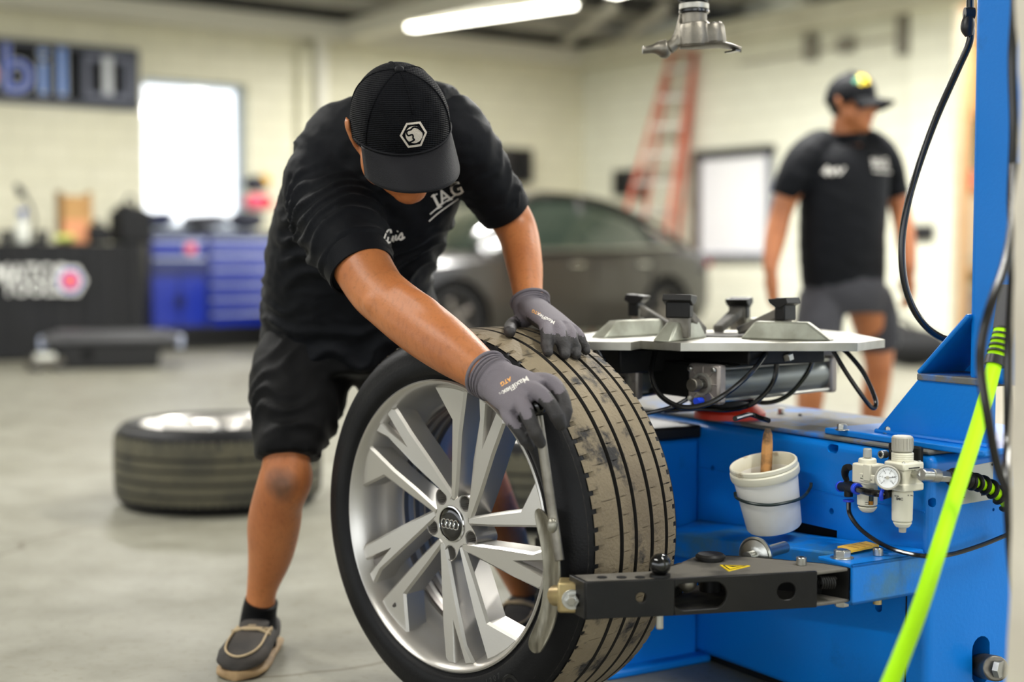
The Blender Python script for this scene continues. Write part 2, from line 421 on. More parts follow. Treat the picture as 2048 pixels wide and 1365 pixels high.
for i, (x, y, pw, lab) in enumerate(((-2.7, 10.9, 62, 'lit tube light over the blue tool cabinet'), (1.5, 11.7, 150, 'lit tube light over the parked brown car'), (-5.6, 9.2, 55, 'lit tube light over the black clothed table'), (-3.4, 5.4, 120, 'lit tube light over the flat lying wheel'), (1.2, 6.2, 170, 'lit tube light above the walking man'), (3.6, 9.6, 140, 'lit tube light near the right wall doorway'),
        (-2.2, 1.6, 60, 'lit tube light over the open floor left of the camera'), (1.6, 1.4, 60, 'lit tube light above the tire changer and cream post'), (5.2, 4.2, 120, 'lit tube light by the bay opening on the right'))):
    light_fixture(Vector((x, y, z))-V*1.1, Vector((x, y, z))+V*1.1, lab+', added out of view to brighten the shop', group='added tube lights out of view', power=pw)  # unseen tube lights, added to brighten walls, floor and machine
# ================================================================ WHEELS
M_rub = mat('black_rubber', (22, 22, 23), .5, col2=(15, 15, 17), scale=9, bump=.15, bscale=200, spec=.2)
M_rubtxt = mat('rubber_lettering', (14, 14, 15), .3)
def tread_mat(name, c1, c2, c3):
    m = mat(name, c1, .75, col2=c2, scale=5, bump=.5, bscale=170, contrast=(.38, .62), detail=8)
    n = m.node_tree.nodes; l = m.node_tree.links; b = n['Principled BSDF']; src = b.inputs['Base Color'].links[0].from_socket
    t = n.new('ShaderNodeTexNoise'); t.inputs['Scale'].default_value = 11; t.inputs['Detail'].default_value = 5; t.inputs['Roughness'].default_value = .65
    l.new(n['Texture Coordinate'].outputs['Object'], t.inputs['Vector'])
    r = n.new('ShaderNodeValToRGB'); r.color_ramp.elements[0].position = .57; r.color_ramp.elements[1].position = .66
    l.new(t.outputs['Fac'], r.inputs['Fac'])
    mx = n.new('ShaderNodeMix'); mx.data_type = 'RGBA'; mx.inputs['B'].default_value = (*srgb(c3), 1)
    l.new(r.outputs['Color'], mx.inputs['Factor']); l.new(src, mx.inputs['A']); l.new(mx.outputs['Result'], b.inputs['Base Color'])
    return m
M_tread = tread_mat('dusty_tread', (134, 121, 97), (104, 92, 73), (40, 38, 36))
M_tread2 = tread_mat('dull_tread', (84, 80, 62), (64, 62, 50), (44, 44, 38))
M_groove = mat('tread_groove', (36, 33, 29), .8)
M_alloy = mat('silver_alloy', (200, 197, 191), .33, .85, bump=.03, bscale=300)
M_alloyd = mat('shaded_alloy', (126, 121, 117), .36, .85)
M_chrome = mat('chrome', (215, 215, 215), .12, 1.)
M_blackg = mat('gloss_black', (8, 8, 9), .08, coat=.5)
M_lug = mat('lug_bore', (92, 82, 78), .4, .7)
Rr, Rt, TW = .272, .366, .262
def tire_meshes():
    # sidewalls
    def side(s):      # s=0 front, 1 back
        pr = [(.262, -.03), (.266, -.006), (.270, .001), (.276, .003), (.281, .006), (.283, .0095), (.290, .012), (.305, .0145), (.308, .013), (.322, .0115), (.336, .005), (.347, -.005), (.3545, -.016), (.3585, -.026), (.355, -.04)]
        return pr if s == 0 else [(r, -TW-z) for r, z in pr][::-1]
    sw = MB(); sw.lathe(side(0), 128); sw.lathe(side(1), 128)
    # tread with grooves, shoulder notches and sipes
    gro = [(-.084, .010), (-.122, .009), (-.166, .010), (-.208, .009)]
    z0, z1 = -.022, -TW+.022
    zs = [(z0, 0, 0)]
    crown = lambda z: Rt - .006*((z+TW/2)/(TW/2))**2 - .003*max(0, (abs(z+TW/2)-.085)/.025)**2
    prof = []; rib = 0; z = z0
    def seg(za, zb, rib, k=3):
        for i in range(k+1):
            zz = za+(zb-za)*i/k; prof.append((crown(zz), zz, rib, 'e' if i in (0, k) else 'm%d' % i))
    for gz, gw in gro:
        seg(z, gz+gw/2, rib); prof.append((crown(gz)-.007, gz+gw/2-.0008, -1, 'g')); prof.append((crown(gz)-.007, gz-gw/2+.0008, -1, 'g')); z = gz-gw/2; rib += 1
    seg(z, z1, rib)
    N = 72; cols = []
    for i in range(N):
        a = 2*PI*i/N; st = 2*PI/N
        w_ = R(.34)
        cols += [(a, 'n'), (a+.001, 'N'), (a+st*.27, 'N'), (a+st*.27+.001, 'n'), (a+st*.5, 'n'), (a+st*.5+.0006, 'S%d' % (i % 2)), (a+st*.5+w_, 'S%d' % (i % 2)), (a+st*.5+w_+.0006, 'n')]
    vs = []; fs = []; n = len(prof)
    for a, ty in cols:
        for (r, z, rb, pos) in prof:
            rr = r; zz = z
            sh = 1.6*(z-z0)    # sipes slant a little
            if ty == 'N' and (z > z0-.001 or z < z1+.001): rr -= .008; zz += (-.006 if z > -.1 else .006)
            if ty[0] == 'S' and rb >= 0:
                k = int(ty[1])
                if rb == 4 and pos[0] == 'm': rr -= .005
                elif rb == 0 and pos == 'm2' and k == 0: rr -= .0035
                elif rb in (1, 3) and pos == 'm1': rr -= .0035
                elif rb == 2 and k == 0 and pos == 'm2': rr -= .003
            vs.append((rr*math.cos(a-sh*.12), rr*math.sin(a-sh*.12), zz))
    m = len(cols); top = []; gr = []
    for j in range(m):
        k = (j+1) % m
        for i in range(n-1):
            f = (j*n+i, k*n+i, k*n+i+1, j*n+i+1)
            (gr if prof[i][3] == 'g' or prof[i+1][3] == 'g' else top).append(f)
    t1 = MB(); t1.v = [Vector(v) for v in vs]; t1.f = top
    t2 = MB(); t2.v = [Vector(v) for v in vs]; t2.f = gr
    # inner carcass under the shoulders so the notches have a back
    t2.lathe([(.352, -.012), (.356, -.02), (.354, -.06)], 96); t2.lathe([(.354, -TW+.06), (.356, -TW+.02), (.352, -TW+.012)], 96)
    return sw, t1, t2
def spoke_mesh(outline, inset=.0045, drop=.005, depth=.048, floor=None):
    # outline: list of (x, y, z), CCW seen from the front
    n = len(outline); m = MB(); pts = [Vector(p) for p in outline]; top = []
    for i in range(n):
        a, b, c = pts[i-1], pts[i], pts[(i+1) % n]
        e1 = (b-a).xy.normalized(); e2 = (c-b).xy.normalized()
        n1 = Vector((-e1.y, e1.x)); n2 = Vector((-e2.y, e2.x)); q = (n1+n2)
        q = q/max(.35, (1+n1.dot(n2)))
        top.append(Vector((b.x+q.x*inset, b.y+q.y*inset, b.z)))
    o = 0
    vs = top + [Vector((p.x, p.y, p.z-drop)) for p in pts] + [Vector((p.x*.985, p.y*.985, p.z-depth)) for p in pts]
    fs = [tuple(range(n))] + [(i, n+i, n+(i+1) % n, (i+1) % n) for i in range(n)] + [(n+i, 2*n+i, 2*n+(i+1) % n, n+(i+1) % n) for i in range(n)] + [tuple(range(3*n-1, 2*n-1, -1))]
    m.add(vs, fs); return m
def pol(r, a): return (r*math.cos(R(a)), r*math.sin(R(a)))
def off(p, q, d):      # point p moved sideways from direction p->q by d (left positive)
    e = (Vector(q)-Vector(p)).normalized(); return Vector((p[0]-e.y*d, p[1]+e.x*d))
def build_wheel(label, loc, rot, group=None, tread=None, name='alloy_wheel'):
    W = thing(name, label, 'wheel', loc, rot, group)
    sw, t1, t2 = tire_meshes()
    ti = sw.build('tire', M_rub, W, smooth=60)
    t1.build('tread', tread or M_tread, ti, smooth=25, label='dusty worn tread band of the tire'); t2.build('tread_groove', M_groove, ti, smooth=25)
    tx = MB()
    def arc(txt, r, a0, size, step, flip=-1):
        for i, ch in enumerate(txt):
            a = R(a0+i*step); M_ = Matrix.Translation((r*math.cos(a), r*math.sin(a), 0)) @ Matrix.Rotation(a+PI/2, 4, 'Z')
            add_text(tx, ch, size, M_, bold=.02)
    arc('LOI', .322, -63, .05, 9.2)
    arc('1207', .297, -64, .014, 2.3); arc('EXTRA', .3, -86, .012, 2.2)
    sb = bvh_of(ti, Matrix.Identity(4)); project(tx, sb, (0, 0, -1), .0006)
    tx.build('lettering', M_rubtxt, ti, smooth=0, label='raised black letters on the sidewall')
    # rim
    rim = MB(); rim.lathe([(.2635, -.03), (.2655, -.006), (.2715, .0005), (.2735, -.001), (.2735, .0065), (.2705, .0085), (.2665, .006), (.2605, -.006), (.2545, -.018), (.250, -.04), (.2435, -.062), (.2335, -.078), (.231, -.12), (.236, -.19), (.246, -.225), (.262, -.252), (.266, -.264), (.27, -.266), (.27, -.25)], 128)
    rm = rim.build('rim', M_alloy, W, smooth=40)
    bd = MB()
    for z, r in ((-.105, .2305), (-.135, .2315), (-.165, .233)): bd.lathe([(r+.002, z+.008), (r-.0025, z+.006), (r-.0025, z-.006), (r+.002, z-.008)], 96)
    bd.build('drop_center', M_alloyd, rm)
    for k in range(5):
        ph = 72*k
        A0 = Vector(pol(.044, 14)); A1 = Vector(pol(.262, 10.5))
        r_in, r_mid = -.0205, -.009
        # narrow blade with its triangular shoulder at the rim
        L = lambda t, d: off(A0+(A1-A0)*t, A0+(A1-A0)*(t+1), d)
        o = [L(0, -.0085), L(.3, -.0125), L(.6, -.0145), L(.995, -.019), Vector(pol(.262, 12.5)), Vector(pol(.262, 20)), Vector(pol(.262, 27.5)), L(.7, .015), L(.3, .0115), L(.0, .0075)]
        zz = [r_in, -.015, r_mid, -.008, -.0075, -.010, -.012, r_mid-.001, -.017, r_in]
        sp = spoke_mesh([(p.x, p.y, z) for p, z in zip(o, zz)])
        sp.v = [RZ(ph) @ v for v in sp.v]; s1 = sp.build('spoke', M_alloy, rm, smooth=28)
        # raised machined edge along the blade
        eg = MB(); ed = [(L(.02, -.0065), r_in+.001), (L(.6, -.010), r_mid+.001), (L(.97, -.015), -.007), (L(.97, .0015), -.007), (L(.6, .0035), r_mid+.003), (L(.02, .0045), r_in+.002)]
        eg.add([(p.x, p.y, z) for p, z in ed], [(0, 1, 4, 5), (1, 2, 3, 4)]); eg.v = [RZ(ph) @ v for v in eg.v]
        # broad blade swept forward with a carved notch
        B0 = Vector(pol(.046, 17)); B1 = Vector(pol(.262, 61.5))
        L2 = lambda t, d: off(B0+(B1-B0)*t, B0+(B1-B0)*(t+1), d)
        o = [L2(0, -.009), L2(.3, -.019), L2(.65, -.029), L2(.93, -.037), Vector(pol(.263, 55.0)), Vector(pol(.262, 59.6)), L2(.64, .002), Vector(pol(.262, 65)), Vector(pol(.262, 71)), L2(.85, .027), L2(.5, .020), L2(.2, .012), L2(0, .0075)]
        zz = [r_in, -.016, -.009, -.007, -.007, -.0065, -.0105, -.0065, -.007, -.007, -.011, -.018, r_in]
        sp = spoke_mesh([(p.x, p.y, z) for p, z in zip(o, zz)])
        sp.v = [RZ(ph) @ v for v in sp.v]; sp.build('spoke', M_alloy, rm, smooth=28)
        # notch floor
        nf = MB(); a, b, c, d = Vector(pol(.262, 58)), Vector(pol(.262, 66.5)), L2(.6, .006), L2(.6, -.006)
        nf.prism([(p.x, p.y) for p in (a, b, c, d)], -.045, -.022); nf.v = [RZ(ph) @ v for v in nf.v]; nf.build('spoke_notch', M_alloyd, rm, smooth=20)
    # hub
    hb = MB(); ol = [pol(.0585+.0135*math.cos(5*R(t-50)), t) for t in range(0, 360, 4)]; hb.prism(ol, -.075, -.0215)
    h = hb.build('hub', M_alloy, rm, smooth=0)
    cut(h, [MB().cyl(Vector((*pol(.056, 50+72*k), -.06)), Vector((*pol(.056, 50+72*k), .02)), .0128, .0145, n=20) for k in range(5)], 30)
    for k in range(5):
        c = pol(.056, 50+72*k)
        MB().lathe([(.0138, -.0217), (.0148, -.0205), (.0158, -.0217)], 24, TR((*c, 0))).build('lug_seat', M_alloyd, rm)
        MB().lathe([(.0137, -.0216), (.0128, -.058), (.008, -.059), (.0078, -.07), (.0001, -.07)], 24, TR((*c, 0))).build('lug_hole', M_lug, rm)
    cp = MB().solid([(.0335, -.03), (.0335, -.0205), (.031, -.018), (.02, -.017)], 40).build('center_cap', M_blackg, W, smooth=40)
    MB().lathe([(.0335, -.0217), (.0348, -.020), (.0338, -.018), (.0318, -.0175)], 48).build('cap_ring', M_chrome, cp)
    e = MB()
    for i in range(4):
        c = (-.0162+.0108*i, 0); pts = [Vector((c[0]+.0072*math.cos(2*PI*j/28), .0085*math.sin(2*PI*j/28), -.0163)) for j in range(29)]
        e.tube(pts, .0013, 6, caps=False, M=RZ(0))
    e.build('ring_emblem', M_chrome, cp, label='emblem of four interlocking chrome rings')
    c = Vector((*pol(.238, 232), -.05)); vs_ = MB(); vs_.cyl(c, c+Vector((-.006, .008, .03)), .0045, n=10).cyl(c+Vector((-.005, .0065, .024)), c+Vector((-.0075, .01, .042)), .0058, n=10)
    vs_.build('valve_stem', mat('valve_rubber', (48, 42, 38), .5), W)
    return W
LC = P(887, 1056, 2.63)
WA = R(45)
hx = Vector((math.cos(WA), -math.sin(WA), 0)); wn = Vector((-math.sin(WA), -math.cos(WA), 0))
WMx = Matrix((hx, Vector((0, 0, 1)), wn)).transposed()
LC.z = Rt-.0005
W1 = build_wheel('large alloy wheel with dusty tire standing under the bowed mechanic\'s hands', LC, WMx)
lyc = PZ(437, 1025, 0); lyc = Vector((P(438, 900, 5.05).x, 5.05, TW+.012))
W2 = copy_tree(W1); W2.matrix_world = TR((lyc.x, lyc.y, TW+.0145)) @ RZ(25); WM[W2.name] = W2.matrix_world.copy()
W2['label'] = 'alloy wheel with tire lying flat on the floor left of the mechanic\'s leg'
W3 = copy_tree(W1); q3 = P(1085, 900, 4.75); W3.matrix_world = TR((q3.x, q3.y, TW+.0145)) @ RZ(130); WM[W3.name] = W3.matrix_world.copy()
W3['label'] = 'alloy wheel lying on the floor, glimpsed between the standing wheel\'s spokes'
for W_ in (W2, W3):
    for o in W_.children_recursive:
        if o.name.startswith('tread') and not o.name.startswith('tread_groove'):
            o.data = o.data.copy(); o.data.materials[0] = M_tread2
# ================================================================ TIRE CHANGER
def blue_mat(name, dirt, thr):
    m = mat(name, (0, 118, 210), .38, coat=.1, spec=.35, bump=.12, bscale=120)
    n = m.node_tree.nodes; l = m.node_tree.links; b = n['Principled BSDF']; tc = n['Texture Coordinate']
    t = n.new('ShaderNodeTexNoise'); t.inputs['Scale'].default_value = 7; t.inputs['Detail'].default_value = 9; t.inputs['Roughness'].default_value = .65; l.new(tc.outputs['Object'], t.inputs['Vector'])
    r = n.new('ShaderNodeValToRGB'); r.color_ramp.elements[0].position = thr; r.color_ramp.elements[1].position = thr+.16
    l.new(t.outputs['Fac'], r.inputs['Fac'])
    mx = n.new('ShaderNodeMix'); mx.data_type = 'RGBA'; mx.inputs['A'].default_value = (*srgb((0, 118, 210)), 1); mx.inputs['B'].default_value = (*srgb(dirt), 1)
    l.new(r.outputs['Color'], mx.inputs['Factor']); l.new(mx.outputs['Result'], b.inputs['Base Color'])
    return m
M_blue = blue_mat('blue_paint', (4, 102, 182), .62)
M_deck = blue_mat('dusty_blue_deck', (104, 103, 98), .33)
M_deck.node_tree.nodes['Principled BSDF'].inputs['Roughness'].default_value = .68
M_ledge = blue_mat('stained_blue', (60, 116, 158), .46)
M_steel = mat('bright_steel', (190, 190, 184), .28, 1., bump=.05, bscale=200)
M_cast = mat('worn_steel', (138, 133, 122), .42, .85, col2=(92, 88, 80), scale=14, bump=.25, bscale=60)
M_raw = mat('scuffed_aluminium', (190, 188, 180), .4, .8, col2=(146, 143, 131), scale=9)
M_zinc = mat('brassy_zinc', (176, 158, 112), .38, .7, col2=(150, 130, 92), scale=20)
M_black = mat('black_enamel', (17, 17, 17), .45, col2=(28, 27, 25), scale=9, bump=.1, spec=.25)
M_dusty = mat('dusty_black', (104, 100, 92), .75, col2=(34, 33, 32), scale=9, contrast=(.5, .66), bump=.15)
M_hose = mat('black_hose', (16, 16, 17), .22, coat=.3)
M_gloss = mat('black_knob', (12, 12, 13), .14, coat=.5)
M_ivory = mat('ivory_plastic', (226, 222, 202), .42)
M_greyp = mat('grey_plastic', (176, 172, 160), .45)
M_bluep = mat('blue_collar', (30, 70, 220), .35)
M_red = mat('red_cover', (206, 48, 24), .45)
M_yel = mat('yellow_label', (238, 190, 60), .5)
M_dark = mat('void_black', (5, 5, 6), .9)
M_plate = mat('aluminium_label', (186, 188, 184), .35, .5)
M_ink = mat('black_ink', (18, 18, 18), .5)
MC = Vector((.731, 2.469, 0)); MA = 31.1
MM = Matrix.Translation(MC) @ RZ(MA)
DZ = .526
def L(px, py, **k): return PM(px, py, MM, **k)
tcg = thing('tire_changer', 'blue tire changing machine with column, turntable and bead breaker arm', 'machine', MC, MM.to_3x3())
# cabinet beam (towards the camera) with its holes
bd = MB().box((.17, .6, .266), (.34, 1.2, .5)).build('cabinet', M_blue, tcg, smooth=0)
b_ = bd.modifiers.new('b', 'BEVEL'); b_.width = .016; b_.segments = 4; b_.limit_method = 'ANGLE'; bake(bd, 40)
def hole(px, py, rx, rz, x=None, y=None, d=.05):
    c = L(px, py, x=0) if y is None else L(px, py, y=0)
    ax = Vector((1, 0, 0)) if y is None else Vector((0, 1, 0)); sd = Vector((0, 1, 0)) if y is None else Vector((1, 0, 0))
    k = MB(); pts = []
    h = abs(rx-rz)
    for j in range(16):
        a = 2*PI*j/16; q = Vector((math.cos(a), math.sin(a)))*min(rx, rz)
        if rx > rz: q.x += h if q.x > 0 else -h
        else: q.y += h if q.y > 0 else -h
        pts.append(q)
    k.rings([[c+sd*q.x+Vector((0, 0, q.y))-ax*.03 for q in pts], [c+sd*q.x+Vector((0, 0, q.y))+ax*d for q in pts]])
    return k
hs = [hole(1665, 898, .0145, .008), hole(1425, 937, .0058, .0058), hole(1663, 1023, .0062, .0062), hole(1868, 893, .0065, .0085, y=0), hole(1867, 1006, .0065, .0085, y=0),
      hole(1987, 1020, .003, .003, y=0), hole(1757, 1208, .009, .016), hole(1962, 1322, .024, .045, y=0, d=.2)]
c1 = L(1560, 1052, x=0); c2 = L(1674, 1068, x=0)
hs.append(MB().box((0.03, (c1.y+c2.y)/2, (c1.z+c2.z)/2-.004), (.2, abs(c1.y-c2.y), .03)))
cut(bd, hs, 40)
bd.data.materials[0] = M_blue
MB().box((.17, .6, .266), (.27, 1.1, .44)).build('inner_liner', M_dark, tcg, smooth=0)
MB().box((.17, .6, DZ-.0045), (.322, 1.18, .0085)).build('deck', M_deck, tcg, bevel=.004)
# side block under the turntable
py_ = L(1398, 930, x=0).y
MB().box((-.12, py_+.1, .245), (.24, .2, .47)).build('side_block', M_blue, tcg, bevel=.008)
MB().box((-.12, py_+.1, .495), (.248, .212, .028)).build('edge_guard', M_black, tcg, bevel=.006, label='black rubber edge guard on the side block')
MB().box((-.12, py_+.09, .009), (.27, .24, .018)).build('foot_plate', M_blue, tcg, bevel=.006)
MB().box((.17, .6, .01), (.30, 1.16, .02)).build('plinth', M_black, tcg)
pad = MB().box((-.265, py_+.1, .22), (.05, .19, .26)).build('rubber_pad', M_rub, tcg, bevel=.01)
for k in range(4): MB().box((-.293, py_+.1, .13+.06*k), (.012, .17, .03)).build('pad_rib', M_rub, pad, bevel=.003)
# panel seam
s0 = L(1814, 1180, x=0); MB().box((-.0008, s0.y, .17), (.003, .0016, .2)).build('panel_seam', M_dark, tcg)
MB().box((-.001, .33, L(1600, 975, x=0).z), (.003, .64, .0015)).build('weld_seam', M_blue, tcg)
def bolt(c, n, r=.0085, h=.009, parent=None, washer=True, name='bolt', m=None, n_=6):
    c = Vector(c); n = Vector(n).normalized(); F = frame(n).to_4x4(); mb = MB()
    if washer: mb.cyl(c, c+n*.002, r*1.35, n=18)
    mb.cyl(c+n*.002, c+n*(.002+h), r, n=n_); mb.cyl(c+n*(.002+h), c+n*(.0035+h), r*.85, r*.75, n=n_)
    return mb.build(name, m or M_steel, parent or tcg, bevel=.0006)
def cap_screw(c, n, r=.009, h=.014, parent=None):
    c = Vector(c); n = Vector(n).normalized()
    o = MB().cyl(c, c+n*h, r, n=20).build('cap_screw', M_steel, parent or tcg, bevel=.0012)
    MB().cyl(c+n*(h-.001), c+n*(h+.0004), r*.55, n=6).build('hex_socket', M_dark, o)
    return o
for px, py in ((1412, 834), (1480, 840), (1562, 828)): bolt(L(px, py, z=DZ), (0, 0, 1), r=.008)
for px, py in ((1600, 832), (1712, 872), (1745, 880), (1780, 886), (1815, 892)): MB().cyl(L(px, py, z=DZ-.001), L(px, py, z=DZ)+Vector((0, 0, .0004)), .004, n=12).build('deck_hole', M_dark, tcg)
rc = L(1478, 838, z=DZ)
MB().solid([(.075, 0), (.075, .012), (.055, .03), (.05, .03)], 40, TR(rc+Vector((.0, .03, 0)))).build('red_cover', M_red, tcg, smooth=40)
# column foot, gussets, column
bp = [L(1672, 866, z=DZ), L(1938, 897, z=DZ)]
by = bp[0].y
pl = MB().box((.19, (by-.1)/2, DZ+.006), (.34, by+.1, .012)).build('base_plate', M_blue, tcg, bevel=.003)
for px, py in ((1684, 861), (1779, 867), (1877, 873)): bolt(L(px, py, z=DZ+.012), (0, 0, 1), r=.0098, h=.0095)
gx = .055
ga = L(1750, 853, x=gx); gb = L(1837, 757, x=gx); gc = L(1935, 645, x=gx)
mb = MB(); poly = [(ga.y, DZ+.012), (gb.y, gb.z), (-.085, gb.z), (-.085, DZ+.012)]
mb.add([(gx+d, y, z) for d in (0, .01) for y, z in poly], [(3, 2, 1, 0), (4, 5, 6, 7), (0, 1, 5, 4), (1, 2, 6, 5), (2, 3, 7, 6), (3, 0, 4, 7)]); mb.build('gusset', M_blue, tcg, bevel=.002)
MB().cyl((gx-.002, ga.y-.005, DZ+.014), (gx-.002, -.08, DZ+.014), .005, n=8).build('weld_bead', M_blue, tcg)
MB().box((gx+.09, (gb.y-.085)/2, gb.z+.003), (.19, gb.y+.085, .012)).build('gusset_shelf', M_deck, tcg, bevel=.002)
d_ = (Vector((0, gc.y, gc.z))-Vector((0, gb.y, gb.z))); ln = d_.length
mb = MB(); e1 = d_.normalized(); nn = Vector((0, e1.z, -e1.y))
q = [Vector((gx, gb.y, gb.z+.006)), Vector((gx, gb.y, gb.z+.006))+e1*(ln+.004)]
vs = [p + Vector((dx, 0, 0)) + nn*dn for p in q for dx in (0, .15) for dn in (0, .009)]
mb.add(vs, [(0, 1, 3, 2), (4, 6, 7, 5), (0, 4, 5, 1), (2, 3, 7, 6), (0, 2, 6, 4), (1, 5, 7, 3)]); mb.build('gusset_brace', M_blue, tcg, bevel=.003)
mb = MB(); poly = [(gb.y, gb.z), (gc.y, gc.z), (gc.y-.05, gc.z), (gc.y-.05, gb.z)]
mb.add([(gx+d, y, z) for d in (.11, .12) for y, z in poly], [(3, 2, 1, 0), (4, 5, 6, 7), (0, 1, 5, 4), (1, 2, 6, 5), (2, 3, 7, 6), (3, 0, 4, 7)]); mb.build('gusset_back', M_blue, tcg)
cy1 = L(1936, 640, x=gx+.01).y
CX = gx+.01+.058
colm = MB().box((CX, cy1-.058, (gb.z+2.3)/2), (.116, .116, 2.3-gb.z)).build('column', M_blue, tcg, bevel=.014, seg=4)
# swinging top arm above the frame that carries the mount head
hd = P(1389, 95, 2.86); hl = MM.inverted() @ hd
MB().box(((CX+hl.x)/2, (cy1-.058+hl.y)/2, 1.86), (.09, (Vector((CX, cy1-.058))-Vector((hl.x, hl.y))).length+.1, .1), R_=Matrix.Rotation(math.atan2(-(hl.x-CX), hl.y-cy1+.058), 3, 'Z')).build('top_arm', M_blue, tcg, bevel=.01)
# mount head --------------------------------------------------------------
def H(px, py): return MM.inverted() @ P(px, py, 2.86)
s = 2.86/FPX
def hs_ring(py0, py1, rp, name, m, par=None):
    return MB().cyl(H(1388, py0), H(1388, py1), rp*s, n=32).build(name, m, par or mh, bevel=.0012)
mh = MB().cyl(H(1388, 5), Vector((hl.x, hl.y, 1.9)), 27*s, n=32).build('mount_shaft', M_black, tcg)
hs_ring(8, 20, 29.5, 'shaft_ring', M_raw); hs_ring(20.3, 27, 30, 'rubber_ring', M_gloss); hs_ring(27, 50, 25.5, 'neck', M_cast)
hs_ring(-6, 1, 33, 'shaft_collar', M_black)
body = MB()
for (a, b, r0, r1) in (((1362, 60), (1352, 92), .010, .0125), ((1352, 92), (1331, 98), .012, .017)): pass
body.limb([H(1362, 28), H(1358, 52), H(1356, 75), H(1348, 88), H(1336, 97)], [.004, .006, .012, .0125, .014], n=14)
body.limb([H(1388, 46), H(1389, 60), H(1390, 80), H(1390, 94)], [.029, .032, .034, .035], n=28)
body.limb([H(1420, 49), H(1422, 60), H(1424, 80), H(1424, 88)], [.024, .027, .028, .028], n=28)
fz = H(1400, 92)
hd_o = fuse(body, 'mount_head', M_cast, mh, voxel=.0025, it=3, world=False)
fl_ = MB(); prof = [(1360, 93, .012), (1385, 93, .028), (1410, 91, .034), (1440, 89, .030), (1458, 92, .020), (1472, 96, .012), (1482, 100, .006)]
fl_.rings([[H(px, py)+MM.to_3x3().inverted() @ Vector((0, w*math.cos(a), .0055*math.sin(a))) for a in [2*PI*j/12 for j in range(12)]] for px, py, w in prof])
fl_.build('head_flange', M_cast, mh, smooth=60)
MB().limb([H(1340, 96), H(1334, 98), H(1327, 98), H(1318, 97), H(1306, 98), H(1292, 100), H(1286, 100), H(1285, 100)], [.006, .017, .018, .0145, .0088, .0075, .008, .0085], n=18).build('head_knob', M_cast, mh, smooth=60)
MB().box(H(1465, 99)+Vector((0, 0, -.004)), (.012, .034, .003)).build('plastic_insert', M_blackg, mh)
# turntable ----------------------------------------------------------------
def W2L(v): return MM.inverted() @ Vector(v)
def plan(px, Y, z): return W2L(((px-1024)/FPX*Y, Y, z))
ZT = .702
tp = [(1116, 2.93), (1160, 2.755), (1262, 2.735), (1302, 2.85), (1280, 2.79), (1362, 2.715), (1716, 2.715), (1771, 2.83), (1700, 3.1), (1640, 3.22), (1560, 3.16), (1300, 3.22), (1215, 3.18), (1170, 3.06)]
tt = MB(); pts = [plan(a, b, ZT) for a, b in tp]; tt.prism([(p.x, p.y) for p in pts], ZT-.0165, ZT)
turn = tt.build('turntable', M_raw, tcg, smooth=0, bevel=.0015)
tc_ = plan(1440, 2.98, ZT)
MB().cyl(tc_+Vector((0, 0, -.001)), tc_+Vector((0, 0, .003)), .085, n=40).build('turntable_hub', M_dusty, turn, bevel=.001)
M_slide = mat('worn_slide', (172, 174, 160), .45, .6, col2=(134, 134, 120), scale=18)
def trap(a, b, h, th, name):       # silver slide housing standing on the table between plan points a, b
    a = Vector(a); b = Vector(b); d = (b-a); ln = d.length; d.normalize(); sd = Vector((-d.y, d.x, 0))
    pr = [(0, 0, 1.), (.028, h, .62), (ln-.05, h, .62), (ln, 0, 1.)]
    rings = []
    vs = []
    for t, hh, k in pr:
        vs += [a+d*t+sd*th*k+Vector((0, 0, hh)), a+d*t-sd*th*k+Vector((0, 0, hh))]
    mb = MB().add(vs, [(0, 1, 3, 2), (2, 3, 5, 4), (4, 5, 7, 6), (0, 2, 4, 6), (1, 7, 5, 3), (0, 6, 7, 1)])
    return mb.build(name, M_slide, turn, bevel=.004)
trap(plan(1330, 3.03, ZT), plan(1194, 2.88, ZT), .034, .02, 'slide_housing')
trap(plan(1398, 2.9, ZT), plan(1322, 2.745, ZT), .036, .02, 'slide_housing')
trap(plan(1486, 2.86, ZT), plan(1668, 2.78, ZT), .036, .02, 'slide_housing')
trap(plan(1500, 3.0, ZT), plan(1560, 3.22, ZT), .034, .02, 'slide_housing')
def jaw(px, Y, topy, w, inner):
    c = plan(px, Y, ZT); z1 = CAMZ - (topy-520)/FPX*Y; i = plan(*inner, ZT+.012)
    d = (c-i); d.z = 0; d.normalize(); sd = Vector((-d.y, d.x, 0)); up = Vector((0, 0, 1))
    F = Matrix((d, sd, up)).transposed()
    j = MB().box(c+up*(z1-ZT-.024)+d*.004, (.024, w*.86, .046), R_=F).build('jaw', M_black, turn, bevel=.003)
    mb = MB(); q = []
    top = z1
    for t, zz in ((-.022, top-.004), (.02, top), (.024, top-.012), (.006, top-.022), (-.006, top-.02), (-.018, top-.012)):
        q.append((t, zz))
    rr = [[Vector((c.x, c.y, 0))+d*t+sd*s_*w*.5+Vector((0, 0, zz)) for t, zz in q] for s_ in (-1, 1)]
    mb.rings(rr); mb.build('jaw_tip', M_black, turn, bevel=.0015)
    a = i; b = Vector((c.x, c.y, z1-.03)); e = (b-a); F2 = frame(e, sd)
    m2 = MB(); hw = w*.27
    r2 = []
    for p, kx, ky in ((a, hw*.8, .008), (b, hw, .010)): r2.append([p+F2.col[0]*kx*sx_+F2.col[1]*ky*sy_ for sx_, sy_ in ((-1, -1), (1, -1), (1, 1), (-1, 1))])
    m2.rings(r2); m2.build('jaw_bar', M_dusty, turn, bevel=.003)
    MB().box(c+up*.03, (.02, w*.7, .05), R_=F).build('jaw_post', M_cast, turn, bevel=.002)
